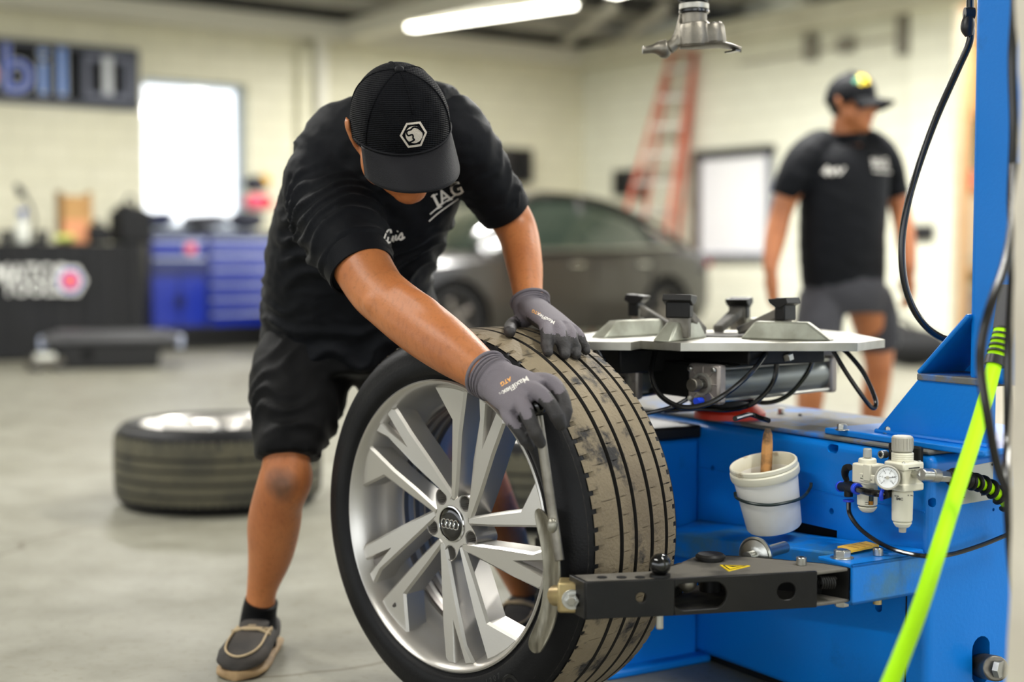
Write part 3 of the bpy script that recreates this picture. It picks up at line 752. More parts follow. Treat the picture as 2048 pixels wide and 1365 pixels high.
jaw(1276, 3.04, 588, .042, (1348, 3.0)); jaw(1360, 2.80, 588, .058, (1402, 2.93)); jaw(1478, 3.12, 594, .05, (1436, 3.0)); jaw(1567, 2.86, 594, .05, (1480, 2.93))
# pneumatics under the table
MB().cyl(plan(1440, 2.99, DZ+.02), plan(1440, 2.99, ZT-.016), .06, n=32).build('spindle', M_black, tcg)
MB().box(plan(1440, 2.98, ZT-.032), (.2, .42, .03)).build('under_frame', M_black, tcg, bevel=.004)
MB().box(plan(1330, 2.96, ZT-.045), (.3, .1, .05)).build('under_frame', M_black, tcg, bevel=.004)
MB().box(plan(1325, 2.95, .62), (.06, .3, .07)).build('cylinder_bracket', M_black, tcg, bevel=.004)
M_endcap = mat('grey_cast_alloy', (150, 142, 136), .45, .6, bump=.1)
M_barrel = mat('anodised_barrel', (132, 136, 134), .35, .6)
for (px, py, Y, ex, ey, sz) in ((1414, 768, 2.76, 1640, 3.02, .078), (1250, 762, 2.9, 1400, 3.16, .074)):
    a = W2L(P(px, py, Y)); b = plan(ex, ey, a.z); d = (b-a).normalized(); F = frame(d, Vector((0, 0, 1)))
    cyl = MB().box(a, (sz, sz, .024), R_=F).build('cylinder_cap', M_endcap, tcg, bevel=.006)
    MB().cyl(a+d*.012, b, sz*.44, n=32).build('barrel', M_barrel, cyl)
    MB().box(b, (sz, sz, .024), R_=F).build('rear_cap', M_endcap, cyl, bevel=.006)
    for sx_ in (-1, 1):
        for sy_ in (-1, 1):
            bolt(a-d*.012+F.col[0]*sx_*sz*.37+F.col[1]*sy_*sz*.37, -d, r=.0055, h=.005, parent=cyl, washer=False, n_=10)
            MB().cyl(a+F.col[0]*sx_*sz*.40+F.col[1]*sy_*sz*.40, b+F.col[0]*sx_*sz*.40+F.col[1]*sy_*sz*.40, .004, n=8).build('tie_rod', M_steel, cyl)
    for k in range(8):
        an = 2*PI*k/8; v = F.col[0]*math.cos(an)+F.col[1]*math.sin(an)
        MB().cyl(a-d*.0125+v*.02, a-d*.0125+v*.034, .0016, n=6).build('cap_rib', M_endcap, cyl)
    MB().lathe([(.017, 0), (.022, 0), (.022, .006), (.017, .006)], 28, TR(a-d*.018, F)).build('rod_seal', M_raw, cyl)
    MB().cyl(a-d*.04, a-d*.012, .0105, n=18).build('piston_rod', M_steel, cyl, bevel=.002)
    MB().cyl(a-d*.048, a-d*.03+F.col[1]*.0, .0135, n=18).build('rod_nut', M_cast, cyl, bevel=.002)
    pb_ = a-d*.016+Vector((0, 0, -.032))
    MB().cyl(pb_, pb_+Vector((-.018, -.005, 0)), .007, n=14).build('push_fitting', M_bluep, cyl); MB().cyl(pb_+Vector((.0, 0, 0)), pb_+Vector((.008, .002, 0)), .0058, n=10).build('brass_nipple', M_zinc, cyl)
bolt(W2L(P(1578, 722, 2.80)), (-.3, 0, 1), r=.011, h=.012, washer=False)
def hose(pts, r, name='pneumatic_hose', m=None, par=None, k=8):
    return MB().tube(spline([W2L(P(*p)) for p in pts], k), r, 10).build(name, m or M_hose, par or tcg)
hose([(1312, 695, 2.80), (1303, 745, 2.76), (1318, 788, 2.73), (1360, 814, 2.71), (1410, 810, 2.7), (1455, 786, 2.7), (1500, 748, 2.72), (1528, 712, 2.76), (1537, 694, 2.8)], .0052)
hose([(1537, 694, 2.8), (1552, 722, 2.8), (1546, 765, 2.8), (1510, 805, 2.8), (1460, 820, 2.82), (1400, 818, 2.85), (1330, 822, 2.9)], .0052)
hose([(1632, 692, 2.86), (1618, 740, 2.86), (1580, 788, 2.87), (1535, 806, 2.88), (1480, 798, 2.9), (1430, 790, 2.92)], .0048)
hose([(1660, 690, 2.8), (1692, 745, 2.78), (1730, 800, 2.77), (1747, 817, 2.77), (1751, 800, 2.78), (1728, 748, 2.8), (1700, 712, 2.82), (1678, 692, 2.84)], .0046)
hose([(1196, 700, 2.8), (1208, 722, 2.8), (1222, 755, 2.82), (1240, 790, 2.85)], .0048)
hose([(1290, 828, 2.8), (1340, 816, 2.8), (1372, 800, 2.8), (1400, 782, 2.79)], .0042)
hose([(1470, 838, 2.72), (1500, 830, 2.8), (1520, 836, 2.8), (1538, 842, 2.78)], .005)
# bead breaker -----------------------------------------------------------
zl0 = L(1852, 1099, x=0).z; zl1 = L(1400, 1040, x=0).z; yl = py_
led = MB(); xs = -.105
a = L(1345, 1062, x=xs); b = L(1664, 1106, x=xs)
vs = []
top = [Vector((0, yl, zl1)), Vector((xs-.02, a.y, a.z)), Vector((xs, b.y, b.z)), Vector((xs, b.y-.02, b.z)), Vector((-.08, .03, zl0-.003)), Vector((0, 0.01, zl0))]
led.add([v for v in top]+[v-Vector((0, 0, .05)) for v in top], [(5, 4, 3, 2, 1, 0), (6, 7, 8, 9, 10, 11)]+[(i, (i+1) % 6, 6+(i+1) % 6, 6+i) for i in range(6)])
led.build('breaker_ledge', M_ledge, tcg, bevel=.004)
kt = L(1706, 1131, y=0.0); kb = L(1706, 1212, y=0.0)
br = MB(); t_ = .007; x0 = kt.x; x1 = .0; zt = kt.z; zb = kb.z; dep = .085
br.box(((x0+x1)/2, t_/2, (zt+zb)/2), (x1-x0, t_, zt-zb)); br.box(((x0+x1)/2, dep/2, zt-t_/2), (x1-x0, dep, t_)); br.box(((x0+x1)/2, dep/2, zb+t_/2), (x1-x0, dep, t_))
bk = br.build('breaker_bracket', M_ledge, tcg, bevel=.002, smooth=0)
MB().box((x0+.06, dep*.5, (zt+zb)/2), (.02, .06, zt-zb-2*t_)).build('bracket_stop', M_black, bk, bevel=.003)
pv = L(1684, 1117, z=zt); bolt(pv, (0, 0, 1), r=.015, h=.012, parent=bk)
bolt(Vector((pv.x, pv.y, zb)), (0, 0, -1), r=.013, h=.012, parent=bk, m=M_raw)
c_ = L(1756, 1112, z=zt); cap_screw(c_, (0, 0, 1), parent=bk)
MB().cyl(Vector((c_.x, c_.y, zb)), Vector((c_.x, c_.y, zb-.016)), .008, n=12).build('screw_end', M_zinc, bk)
dq = [L(*p, z=zl0+.0015) for p in ((1675, 1093), (1702, 1102), (1758, 1090), (1732, 1083))]
MB().add(dq+[v-Vector((0, 0, .004)) for v in dq], [(0, 1, 2, 3), (0, 4, 5, 1), (1, 5, 6, 2), (2, 6, 7, 3), (3, 7, 4, 0)]).build('yellow_label', M_yel, tcg, smooth=0)
for k in range(3):
    p0 = dq[0].lerp(dq[3], .25+.25*k); p1 = dq[1].lerp(dq[2], .25+.25*k); MB().box(p0.lerp(p1, .5)+Vector((0, 0, .0003)), (.0008, (p1-p0).length*.8, .0004), R_=Matrix.Rotation(math.atan2(p1.x-p0.x, p0.y-p1.y)*-1, 3, 'Z')).build('label_line', mat('brown_ink', (150, 96, 40), .6), tcg)
# silver roller in front of the ledge
rp = W2L(P(1511, 1112, 2.50)); rd = Vector((-.95, -.3, 0)).normalized()
MB().solid([(.014, -.006), (.03, -.006), (.033, -.004), (.034, .002), (.031, .005), (.028, .004), (.02, .007), (.014, .009)], 48, TR(rp, frame(rd))).build('roller_washer', M_steel, tcg, smooth=30)
MB().cyl(rp-rd*.1, rp+rd*.03, .011, n=20).build('pull_rod', M_steel, tcg)
# swing arm : plan outline from right (pivot) to left (shovel)
def AP(px, py, Y): return W2L(P(px, py, Y))
def AZ(px, py, z): return L(px, py, z=z)
za = zt-.006
right_f = AZ(1700, 1138, za); left_f = AP(1168, 1166, 2.30)
arm_pts = [AZ(*q, za) for q in ((1140, 1151), (1171, 1166), (1349, 1159), (1634, 1144), (1700, 1136), (1646, 1127), (1491, 1113), (1397, 1110), (1360, 1126), (1300, 1143))]
ah = .0535
am = MB(); t_ = .006
topv = arm_pts; n = len(topv)
am.add(topv+[v-Vector((0, 0, t_)) for v in topv], [tuple(range(n)), tuple(range(2*n-1, n-1, -1))]+[(i, n+i, n+(i+1) % n, (i+1) % n) for i in range(n)])
bot = [v-Vector((0, 0, ah)) for v in topv]
arm = am.build('swing_arm', M_dusty, tcg, smooth=0, bevel=.002)
MB().add(bot+[v-Vector((0, 0, t_)) for v in bot], [tuple(range(n)), tuple(range(2*n-1, n-1, -1))]+[(i, n+i, n+(i+1) % n, (i+1) % n) for i in range(n)]).build('arm_floor', M_dusty, arm, smooth=0, bevel=.002)
# front web of the arm in three panels that leave the long oval window
f0, f1, f2 = topv[1], topv[2], topv[3]
def web(a, b, name, holes=()):
    a = Vector(a); b = Vector(b); d = (b-a); d.z = 0; d.normalize(); nrm = Vector((d.y, -d.x, 0)); th = .006
    vs = [p+nrm*o_+Vector((0, 0, z_)) for o_ in (0.002, -th) for p, z_ in ((a, .0008), (b, .0008), (b, -ah-t_-.0008), (a, -ah-t_-.0008))]
    o = MB().add(vs, [(3, 2, 1, 0), (4, 5, 6, 7), (0, 1, 5, 4), (1, 2, 6, 5), (2, 3, 7, 6), (3, 0, 4, 7)]).build(name, M_black, arm, smooth=0)
    if holes:
        cs = []
        for t, dz, rx, rz in holes:
            c = a.lerp(b, t)+Vector((0, 0, -dz)); pts = []
            for j in range(28):
                an = 2*PI*j/28; q = Vector((math.cos(an)*rz, math.sin(an)*rz)); q.x += (rx-rz) if q.x > 0 else -(rx-rz); pts.append(q)
            cs.append(MB().rings([[c+d*q.x+Vector((0, 0, q.y))+nrm*o_ for q in pts] for o_ in (.03, -.03)]))
        cut(o, cs, 30)
    b_ = o.modifiers.new('bevel', 'BEVEL'); b_.width = .0012; b_.limit_method = 'ANGLE'
    return o
web(f0, f1, 'arm_web', [(.62, .028, .0085, .0085)])
web(f1, f2, 'arm_web', [(.17, .030, .048, .0225), (.78, .030, .0165, .0145)])
web(topv[0], topv[1], 'arm_end_web')
bkw = MB()
for i in (4, 5, 6, 8):
    a = topv[i]; b = topv[(i+1) % n]
    d = (b-a).normalized(); nr = Vector((-d.y, d.x, 0))
    vs = [p+nr*o_+Vector((0, 0, z_)) for o_ in (0, .005) for p, z_ in ((a, 0), (b, 0), (b, -ah), (a, -ah))]
    MB().add(vs, [(0, 1, 2, 3), (7, 6, 5, 4), (0, 4, 5, 1), (1, 5, 6, 2), (2, 6, 7, 3), (3, 7, 4, 0)]).build('arm_back_web', M_black, arm, smooth=0)
for px in (1204, 1243, 1280): 
    c = AZ(px, 1156, za); MB().cyl(c+Vector((0, 0, .0012)), c+Vector((0, 0, -.004)), .0085, n=20).build('adjust_hole', M_dark, arm)
kb_ = AZ(1320, 1154, za)+Vector((0, 0, .0205))
MB().ell(kb_, (.0182,)*3, n=28, m=18).build('ball_knob', M_gloss, arm, smooth=80)
MB().cyl(kb_-Vector((0, 0, .016)), kb_-Vector((0, 0, .024)), .017, .018, n=24).build('knob_base', M_black, arm)
MB().cyl(kb_-Vector((0, 0, .02)), kb_-Vector((0, 0, .108)), .0066, n=18).build('lock_pin', M_steel, arm, bevel=.002)
pc = AZ(1421, 1121, za); MB().solid([(.021, -.01), (.021, 0), (.026, .0005), (.026, .004), (.022, .0075), (.012, .008)], 36, TR(pc+Vector((0, 0, .004)))).build('pivot_cap', M_black, arm, smooth=30)
MB().cyl(pc-Vector((0, 0, .004)), pc-Vector((0, 0, ah)), .019, n=24).build('pivot_pin', M_black, arm)
MB().ell(AP(1374, 1166, 2.35), (.017,)*3, n=20, m=12).build('pivot_ball', M_cast, arm)
cap_screw(AZ(1603, 1131, za), (0, 0, 1), parent=arm)
yw = [AZ(1440, 1132, za), AZ(1500, 1133.5, za), AZ(1457, 1144, za)]
tri = MB().add([v+Vector((0, 0, .0016)) for v in yw]+[v-Vector((0, 0, .002)) for v in yw], [(2, 1, 0), (0, 1, 4, 3), (1, 2, 5, 4), (2, 0, 3, 5)]).build('warning_sticker', mat('warning_yellow', (248, 214, 30), .5), arm, smooth=0)
cen = (yw[0]+yw[1]+yw[2])/3; iy = [cen.lerp(v, .82)+Vector((0, 0, .0019)) for v in yw]; iz = [cen.lerp(v, .66)+Vector((0, 0, .0019)) for v in yw]
MB().add(iy+iz, [(1, 0, 3, 4), (2, 1, 4, 5), (0, 2, 5, 3)]).build('warning_border', M_ink, tri, smooth=0)
q = [cen.lerp(yw[i], k)+Vector((0, 0, .0019)) for i, k in ((0, .42), (1, .42), (2, .1))]
MB().add(q, [(2, 1, 0)]).build('warning_symbol', M_ink, tri, smooth=0)
# spring by the pivot
sp0 = AP(1638, 1166, 2.36); sp1 = AP(1668, 1166, 2.37); d = sp1-sp0; F = frame(d)
MB().tube([sp0+d*(j/80)+F.col[0]*math.cos(j*.5)*.0095+F.col[1]*math.sin(j*.5)*.0095 for j in range(81)], .0017, 6).build('spring', M_black, arm)
# brass coloured joint block and nut
jb = AP(1142, 1191, 2.325)
F = Matrix.Rotation(R(-18), 3, 'Z') @ Matrix.Identity(3)
jo = MB().box(jb, (.042, .045, .0505), R_=F).build('joint_block', M_zinc, arm, bevel=.004)
jn = F @ Vector((0, -1, 0)); wl = MM.to_3x3().inverted() @ (P(1148, 1193, 2.0)-P(1148, 1193, 2.3)).normalized()
F2 = Matrix.Rotation(R(-MA-6), 3, 'Z')
jo.data.transform(Matrix.Translation(jb) @ F2.to_4x4() @ F.to_4x4().inverted() @ Matrix.Translation(-jb))
jn = F2 @ Vector((0, -1, 0)); nc = jb+jn*.0225+F2 @ Vector((.003, 0, -.002))
bolt(nc, jn, r=.0125, h=.009, parent=jo, washer=True, name='joint_nut'); MB().cyl(nc, nc+jn*.017, .0068, n=18).build('stud', M_raw, jo, bevel=.001)
MB().cyl(jb+F2 @ Vector((.018, 0, 0)), jb+F2 @ Vector((.05, 0, 0)), .014, n=20).build('joint_sleeve', M_zinc, jo)
# shovel blade
bl = [(1018, 1066, 1082), (1045, 1069, 1100), (1080, 1078, 1112), (1120, 1084, 1118), (1165, 1086, 1119), (1205, 1083, 1117), (1240, 1074, 1110), (1268, 1060, 1101), (1292, 1051, 1088), (1311, 1066, 1077)]
def blade_pt(py, x, t): 
    yb = 2.375 - .035*math.sin(PI*(py-1018)/(1311-1018))*(1-t)*.0
    return W2L(P(x, py, 2.345+.035*(1-t) + .02*((py-1165)/150)**2))
front = []; back = []
off_ = MM.to_3x3().inverted() @ Vector((.0045, .0055, 0))
for py, xl, xr in bl:
    row = []
    for j in range(9):
        t = j/8; bow = .010*math.sin(PI*t)
        row.append(blade_pt(py, xl+(xr-xl)*t, t)+MM.to_3x3().inverted() @ Vector((0, bow, 0)))
    front.append(row); back.append([p+off_ for p in row])
sh = MB(); sh.rings([f+b[::-1] for f, b in zip(front, back)])
blade = sh.build('shovel_blade', mat('brushed_blade', (148, 144, 130), .4, .85, col2=(104, 99, 86), scale=22, bump=.25, bscale=40, stretch=(3, 3, .7)), tcg, smooth=50)
sv = blade.modifiers.new('sub', 'SUBSURF'); sv.levels = 1; sv.render_levels = 2
MB().cyl(W2L(P(1112, 1192, 2.36)), jb, .018, n=18).build('blade_lug', M_zinc, tcg)
# operating rod with ball grip
ra, rb = W2L(P(1073, 812, 2.385)), W2L(P(1119, 1122, 2.352))
rod = MB().cyl(ra, rb, .0084, n=20).build('lever_rod', M_cast, tcg, bevel=.0015)
MB().ell(ra, (.0195,)*3, n=26, m=16).build('lever_ball', M_gloss, rod, smooth=80)
MB().ell(W2L(P(1105, 1052, 2.352)), (.009, .008, .013), n=14, m=10).build('weld_lump', M_raw, rod)
# air preparation unit ------------------------------------------------------
XF = -.052
def FL(px, py, x=XF): return L(px, py, x=x)
MB().box((-.006, (FL(1748, 930).y+FL(1800, 930).y)/2+.0, FL(1775, 930).z), (.012, .075, .065)).build('mount_plate', M_black, tcg, bevel=.004)
cs = L(1772, 909, x=-.014); cap_screw(cs, (-1, 0, 0), r=.0075, h=.014)
def tube_stack(px, spec, name, m, x=XF):
    o = None
    for (pa, pb_, ra_, rb_, nm, mt, bv) in spec:
        a = FL(px, pa, x); b = FL(px, pb_, x); b = Vector((a.x, a.y, a.z-(pb_-pa)/FPX*2.40))
        k = MB().cyl(a, b, ra_, rb_, n=32).build(nm, mt, o or tcg, bevel=bv, smooth=40)
        if o is None: o = k
    return o
rg = tube_stack(1805, [(924, 948, .0202, .0202, 'regulator', M_ivory, .002), (872, 905, .0178, .0182, 'pressure_knob', M_greyp, .003), (905, 926, .0186, .0186, 'threaded_collar', M_ivory, .001), (982, 1046, .0185, .0175, 'filter_bowl', M_ivory, .003), (1044, 1056, .0172, .011, 'bowl_end', M_ivory, .003), (1054, 1066, .0068, .006, 'drain', M_greyp, .001)], 'regulator', M_ivory)
kc = FL(1805, 888)
for k in range(20):
    an = 2*PI*k/20; v = Vector((math.cos(an), math.sin(an), 0)); MB().box(kc+v*.0184+Vector((0, 0, .001)), (.0006, .0018, .018), R_=Matrix.Rotation(an, 3, 'Z')).build('knob_rib', M_greyp, rg)
for k in range(5):
    MB().lathe([(.0187, -.0008), (.0192, 0), (.0187, .0008)], 32, TR(FL(1805, 908+4*k))).build('thread_ring', M_ivory, rg)
c = FL(1808, 952); MB().box(c, (.046, .042, .05)).build('regulator_body', M_ivory, rg, bevel=.004)
c2_ = FL(1808, 931); MB().box(c2_, (.05, .046, .014)).build('regulator_flange', M_ivory, rg, bevel=.003)
c3 = FL(1808, 972); MB().box(c3, (.05, .046, .014)).build('regulator_flange', M_ivory, rg, bevel=.003)
for sx_, sy_ in ((-1, -1), (-1, 1), (1, -1)): cap_screw(c2_+Vector((sx_*.019, sy_*.017, .006)), (0, 0, 1), r=.003, h=.003, parent=rg)
MB().box(c2_+Vector((-.0, -.0234, -.002)), (.026, .001, .002)).build('body_slot', M_ink, rg)
# gauge
gcn = FL(1775, 956, XF-.052); gd = (MM.to_3x3().inverted() @ Vector((-.28, -1, .06))).normalized(); GF = frame(gd, Vector((0, 0, 1)).cross(gd))
ga_ = MB().cyl(gcn-gd*.024, gcn, .0205, .021, n=40).build('pressure_gauge', M_black, rg, bevel=.002)
MB().lathe([(.0175, -.001), (.0195, .0025), (.0212, .0015), (.0214, -.004), (.0205, -.006)], 44, TR(gcn, GF)).build('gauge_bezel', M_greyp, ga_)
MB().cyl(gcn, gcn+gd*.0006, .0178, n=40).build('dial', mat('dial_white', (240, 242, 244), .4), ga_)
gl_ = MB()
for k in range(26):
    a = R(225-270*k/25); l0 = .0125 if k % 5 else .0105
    MBp = MB().polys if False else None
    polystrip(gl_, [(math.cos(a)*l0, math.sin(a)*l0), (math.cos(a)*.0152, math.sin(a)*.0152)], .0005 if k % 5 else .0009, TR(gcn+gd*.0009, GF))
for k, tx in enumerate(('0', '2', '4', '6', '8', '10')):
    a = R(225-270*k/5); add_text(gl_, tx, .0042, TR(gcn+gd*.0009+GF.col[0]*math.cos(a)*.0085+GF.col[1]*math.sin(a)*.0085, GF))
gl_.build('dial_marks', M_ink, ga_, smooth=0, kind='stuff')
nd = MB(); polystrip(nd, [(-.005, -.0002), (.0135, .0012)], [.0016, .0006], TR(gcn+gd*.0013, GF)); nd.build('needle', M_ink, ga_, smooth=0)
MB().cyl(gcn+gd*.0006, gcn+gd*.003, .003, n=16).build('needle_hub', M_greyp, ga_)
# lubricator
lb = tube_stack(1735, [(917, 930, .0155, .0165, 'lubricator', M_ivory, .002), (897, 917, .0075, .008, 'sight_glass', mat('clear_plastic', (216, 214, 200), .15, trans=.5), .002), (964, 1014, .0182, .0178, 'oil_bowl', M_ivory, .002), (1013, 1022, .0178, .0135, 'bowl_end', M_ivory, .002), (1021, 1025, .0135, .009, 'bowl_tip', M_ivory, .001)], 'lubricator', M_ivory)
c = FL(1737, 947); MB().box(c, (.04, .043, .036)).build('lubricator_body', M_ivory, lb, bevel=.003)
MB().box(FL(1735, 946, XF-.022), (.006, .018, .03)).build('body_rib', M_ivory, lb, bevel=.002); MB().box(FL(1735, 957, XF-.021), (.004, .036, .014)).build('body_label', M_ivory, lb, bevel=.001)
for dy in (-.0115, .0115):
    cc = FL(1733, 992, XF-.0125)+Vector((0, dy, 0)); an = math.atan2(-1, dy/.0125)
    MB().cyl(cc+Vector((0, 0, .014)), cc-Vector((0, 0, .014)), .0042, n=14).build('sight_slot', mat('dark_glass', (30, 48, 50), .1), lb)
    MB().cyl(cc-Vector((.0006, 0, .008)), cc-Vector((.0006, 0, .0145)), .0044, n=14).build('oil_level', mat('amber_oil', (170, 112, 20), .15), lb)
lt = MB()
TXF = Matrix((Vector((0, -1, 0)), Vector((0, 0, 1)), Vector((-1, 0, 0)))).transposed()
for tx, px, py, sz, x in (('AL20-02', 1730, 954, .0042, XF-.0233), ('MAX 1.0', 1726, 958, .0036, XF-.0233), ('OIL', 1742, 961, .0036, XF-.0233)):
    add_text(lt, tx, sz, TR(FL(px, py, x), TXF), bold=.01)
lt.build('printed_text', M_ink, lb, smooth=0, kind='stuff')
l2 = MB()
for k in range(4): l2.lathe([(.01835, .0), (.01845, .0008)], 10, TR(FL(1735, 974+4*k)))
lines = MB()
for k, z_ in enumerate((.012, .009, -.012, -.015)): lines.box(FL(1735, 993, XF-.0183)+Vector((0, 0, z_)), (.0006, .012, .0009))
lines.build('bowl_scale', M_ink, lb, smooth=0, kind='stuff')
f3 = MB()
for tx, px, py, sz in (('SMC', 1797, 999, .0058), ('FILTER', 1793, 993, .003), ('1.0MPa', 1809, 993.5, .003)): add_text(f3, tx, sz, TR(FL(px, py, XF-.0183), TXF), bold=.03)
vs0 = f3.v; bc_ = FL(1805, 999)
f3.v = [Vector((bc_.x-math.sqrt(max(1e-6, .0189**2-min(.0188, abs(v.y-bc_.y))**2)), v.y, v.z)) for v in vs0]
f3.build('printed_text', M_ink, rg, smooth=0, kind='stuff')
# push in fittings and the small tube loop
t1 = L(1698, 976, x=-.062); t2 = L(1762, 987, x=-.085)
el = MB().cyl(L(1682, 974, x=-.03), L(1712, 978, x=-.075), .0085, n=20).build('tee_fitting', M_black, tcg, bevel=.001)
MB().cyl(L(1697, 976, x=-.055), L(1697, 994, x=-.055), .008, n=18).build('tee_branch', M_black, el, bevel=.001)
for a_, b_ in ((L(1711, 977.5, x=-.075), L(1716, 979, x=-.078)), (L(1680, 974, x=-.028), L(1683, 974, x=-.03)), (L(1697, 1000, x=-.055), L(1697, 1004, x=-.055))): MB().cyl(a_, b_, .0102, n=20).build('blue_ring', M_bluep, el, bevel=.001)
MB().tube(spline([L(1714, 979, x=-.078), L(1735, 985, x=-.088), L(1760, 988, x=-.088), L(1772, 988, x=-.07)], 6), .0062, 10).build('short_tube', M_hose, el)
MB().cyl(L(1762, 989, x=-.087), L(1767, 990, x=-.085), .0118, n=22).build('blue_ring', M_bluep, el, bevel=.001)
MB().cyl(L(1766, 989, x=-.084), L(1786, 984, x=-.04), .0095, n=18).build('elbow_fitting', M_black, el, bevel=.001)
MB().limb([L(1700, 935, x=-.05), L(1692, 938, x=-.048), L(1690, 950, x=-.044), L(1694, 962, x=-.04)], [.006, .0075, .0065, .005], n=12).build('elbow_fitting', M_black, el)
MB().tube(spline([L(1684, 973, x=-.03), L(1692, 967, x=-.02), L(1705, 968, x=-.02), L(1720, 974, x=-.03)], 6), .005, 8).build('short_tube', M_hose, el)
MB().tube(spline([L(1697, 1004, x=-.055), L(1700, 1030, x=-.058), L(1722, 1060, x=-.065), L(1760, 1087, x=-.07), L(1800, 1104, x=-.07), L(1850, 1113, x=-.05), L(1900, 1110, y=-.03), L(1960, 1092, y=-.03), L(2015, 1070, y=-.03)], 8), .0042, 8).build('air_tube', M_hose, tcg)
# inlet coupling and striped hose end on the right face
ya = -.012
q0 = L(1832, 948, x=-.05); q1 = L(1850, 950, y=-.045)
cp = MB().cyl(L(1824, 948, x=-.045), L(1846, 949.5, y=-.045), .0085, n=6).build('inlet_fitting', M_steel, tcg, bevel=.001)
pts = [L(px, py, y=-.045) for px, py in ((1842, 950), (1862, 951), (1876, 952.5), (1896, 954), (1905, 955), (1922, 958), (1937, 962))]
for i, (r_, nm, mt, n_) in enumerate(((.011, 'coupler_body', M_steel, 24), (.0118, 'coupler_sleeve', M_raw, 24), (.0105, 'coupler_hex', M_steel, 6), (.012, 'hose_collar', M_black, 10), (.0165, 'hose_grip', M_black, 20), (.015, 'hose_grip', M_black, 20))):
    MB().cyl(pts[i], pts[i+1], r_, n=n_).build(nm, mt, cp, bevel=.0012)
M_neon = mat('neon_green_hose', (172, 238, 0), .6, spec=.2)
hp = spline([pts[5], pts[6], L(1962, 968, y=-.045), L(1990, 984, y=-.045), L(2015, 1010, y=-.045)], 10)
MB().tube(hp, .0098, 12).build('inlet_hose', M_neon, cp, label='neon green hose stub in a black spiral guard')
rr = []
for i in range(260):
    t = i/259*(len(hp)-1); a = hp[int(t)]; b = hp[min(int(t)+1, len(hp)-1)]; p = a.lerp(b, t-int(t)); d = (hp[min(int(t)+2, len(hp)-1)]-hp[max(0, int(t)-1)]); F = frame(d, Vector((0, 0, 1)))
    an = i*.185; rr.append(p+F.col[0]*math.cos(an)*.0125+F.col[1]*math.sin(an)*.0125)
MB().tube(rr, .0042, 7).build('spiral_guard', M_black, cp)
# rating plate on the right face
q = [L(*p, y=-.0012) for p in ((1911, 938), (1987, 924), (1985, 999), (1911, 1012))]
rp_ = MB().add(q+[v+Vector((0, .003, 0)) for v in q], [(3, 2, 1, 0), (0, 1, 5, 4), (1, 2, 6, 5), (2, 3, 7, 6), (3, 0, 4, 7)]).build('rating_plate', M_plate, tcg, smooth=0)
pt = MB(); RXF = Matrix((Vector((1, 0, 0)), Vector((0, 0, 1)), Vector((0, -1, 0)))).transposed()
def QP(u, v_): return q[0].lerp(q[1], u).lerp(q[3].lerp(q[2], u), v_)+Vector((0, -.0004, 0))
for k in range(5): pt.box(QP(.14, .25+.14*k), (.02, .0005, .002))
pt.box(QP(.82, .82), (.026, .0005, .006)); pt.box(QP(.75, .6), (.008, .0005, .008))
for u, v_ in ((.04, .06), (.96, .07), (.04, .94), (.96, .93)): pt.cyl(QP(u, v_)+Vector((0, -.0008, 0)), QP(u, v_), .0022, n=8)
pt.build('plate_print', M_ink, rp_, smooth=0, kind='stuff')
# shaft through the lower opening
sh0 = L(1962, 1332, y=.03); MB().cyl(sh0, L(1992, 1338, y=-.05), .023, n=28).build('pedal_shaft', M_cast, tcg, bevel=.003)
MB().cyl(L(1992, 1338, y=-.05), L(2003, 1340, y=-.06), .016, n=6).build('shaft_nut', M_steel, tcg)
# bucket ------------------------------------------------------------------
bc0 = W2L(P(1549, 1058, 2.66)); bct = W2L(P(1527, 928, 2.66))
bb = L(1549, 1056, x=-.075); bt = L(1528, 928, x=-.075)
bbw = MM @ bb; bt = W2L(P(1527, 930, bbw.y-.017)); axw = (MM @ bt - MM @ bb); hgt = axw.length; ax = axw.normalized()
BM = TR(MM @ bb, frame(ax))
M_buck = mat('white_bucket_plastic', (232, 230, 224), .4, col2=(206, 198, 180), scale=9, contrast=(.55, .8))
bk_ = thing('bucket', 'white plastic bucket leaning against the blue tire changer', 'bucket', BM.translation, BM.to_3x3())
h = hgt
MB().lathe([(1e-5, .002), (.050, .002), (.0525, .005), (.0605, h-.03), (.0605, h-.02), (.058, h-.02), (.050, .006), (1e-5, .006)], 48).build('tub', M_buck, bk_, smooth=40)
MB().lathe([(.0585, h-.022), (.0645, h-.022), (.066, h-.018), (.066, h-.008), (.0645, h-.006), (.063, h-.005), (.0645, h-.003), (.0645, h+.003), (.063, h+.005), (.0605, h+.005), (.0588, h+.001)], 56, loop=True).build('rim_band', mat('soiled_rim', (224, 220, 200), .45, col2=(160, 140, 104), scale=30, contrast=(.6, .75)), bk_, smooth=35)
Bi = BM.inverted()
cone = MB().lathe([(.057, -.02), (.0695, h+.02)], 64); cbv_ = BVHTree.FromPolygons([BM @ v for v in cone.v], cone.f); hp = []
for q in ((1470, 985), (1474, 997), (1500, 1007), (1540, 1011), (1578, 1005), (1600, 998), (1612, 989), (1621, 975), (1622, 966)):
    hh = cbv_.ray_cast(Vector((0, 0, CAMZ)), ray(*q).normalized()); hp.append(Bi @ (hh[0] if hh[0] is not None else P(*q, bbw.y-.005)))
MB().tube(spline(hp, 8), .0030, 8).build('bail_handle', mat('dark_green_wire', (28, 42, 42), .35), bk_)
MB().cyl((0, 0, .006), (0, 0, h-.045), .048, .056, n=40).build('paste', mat('tan_paste', (190, 176, 140), .6), bk_)
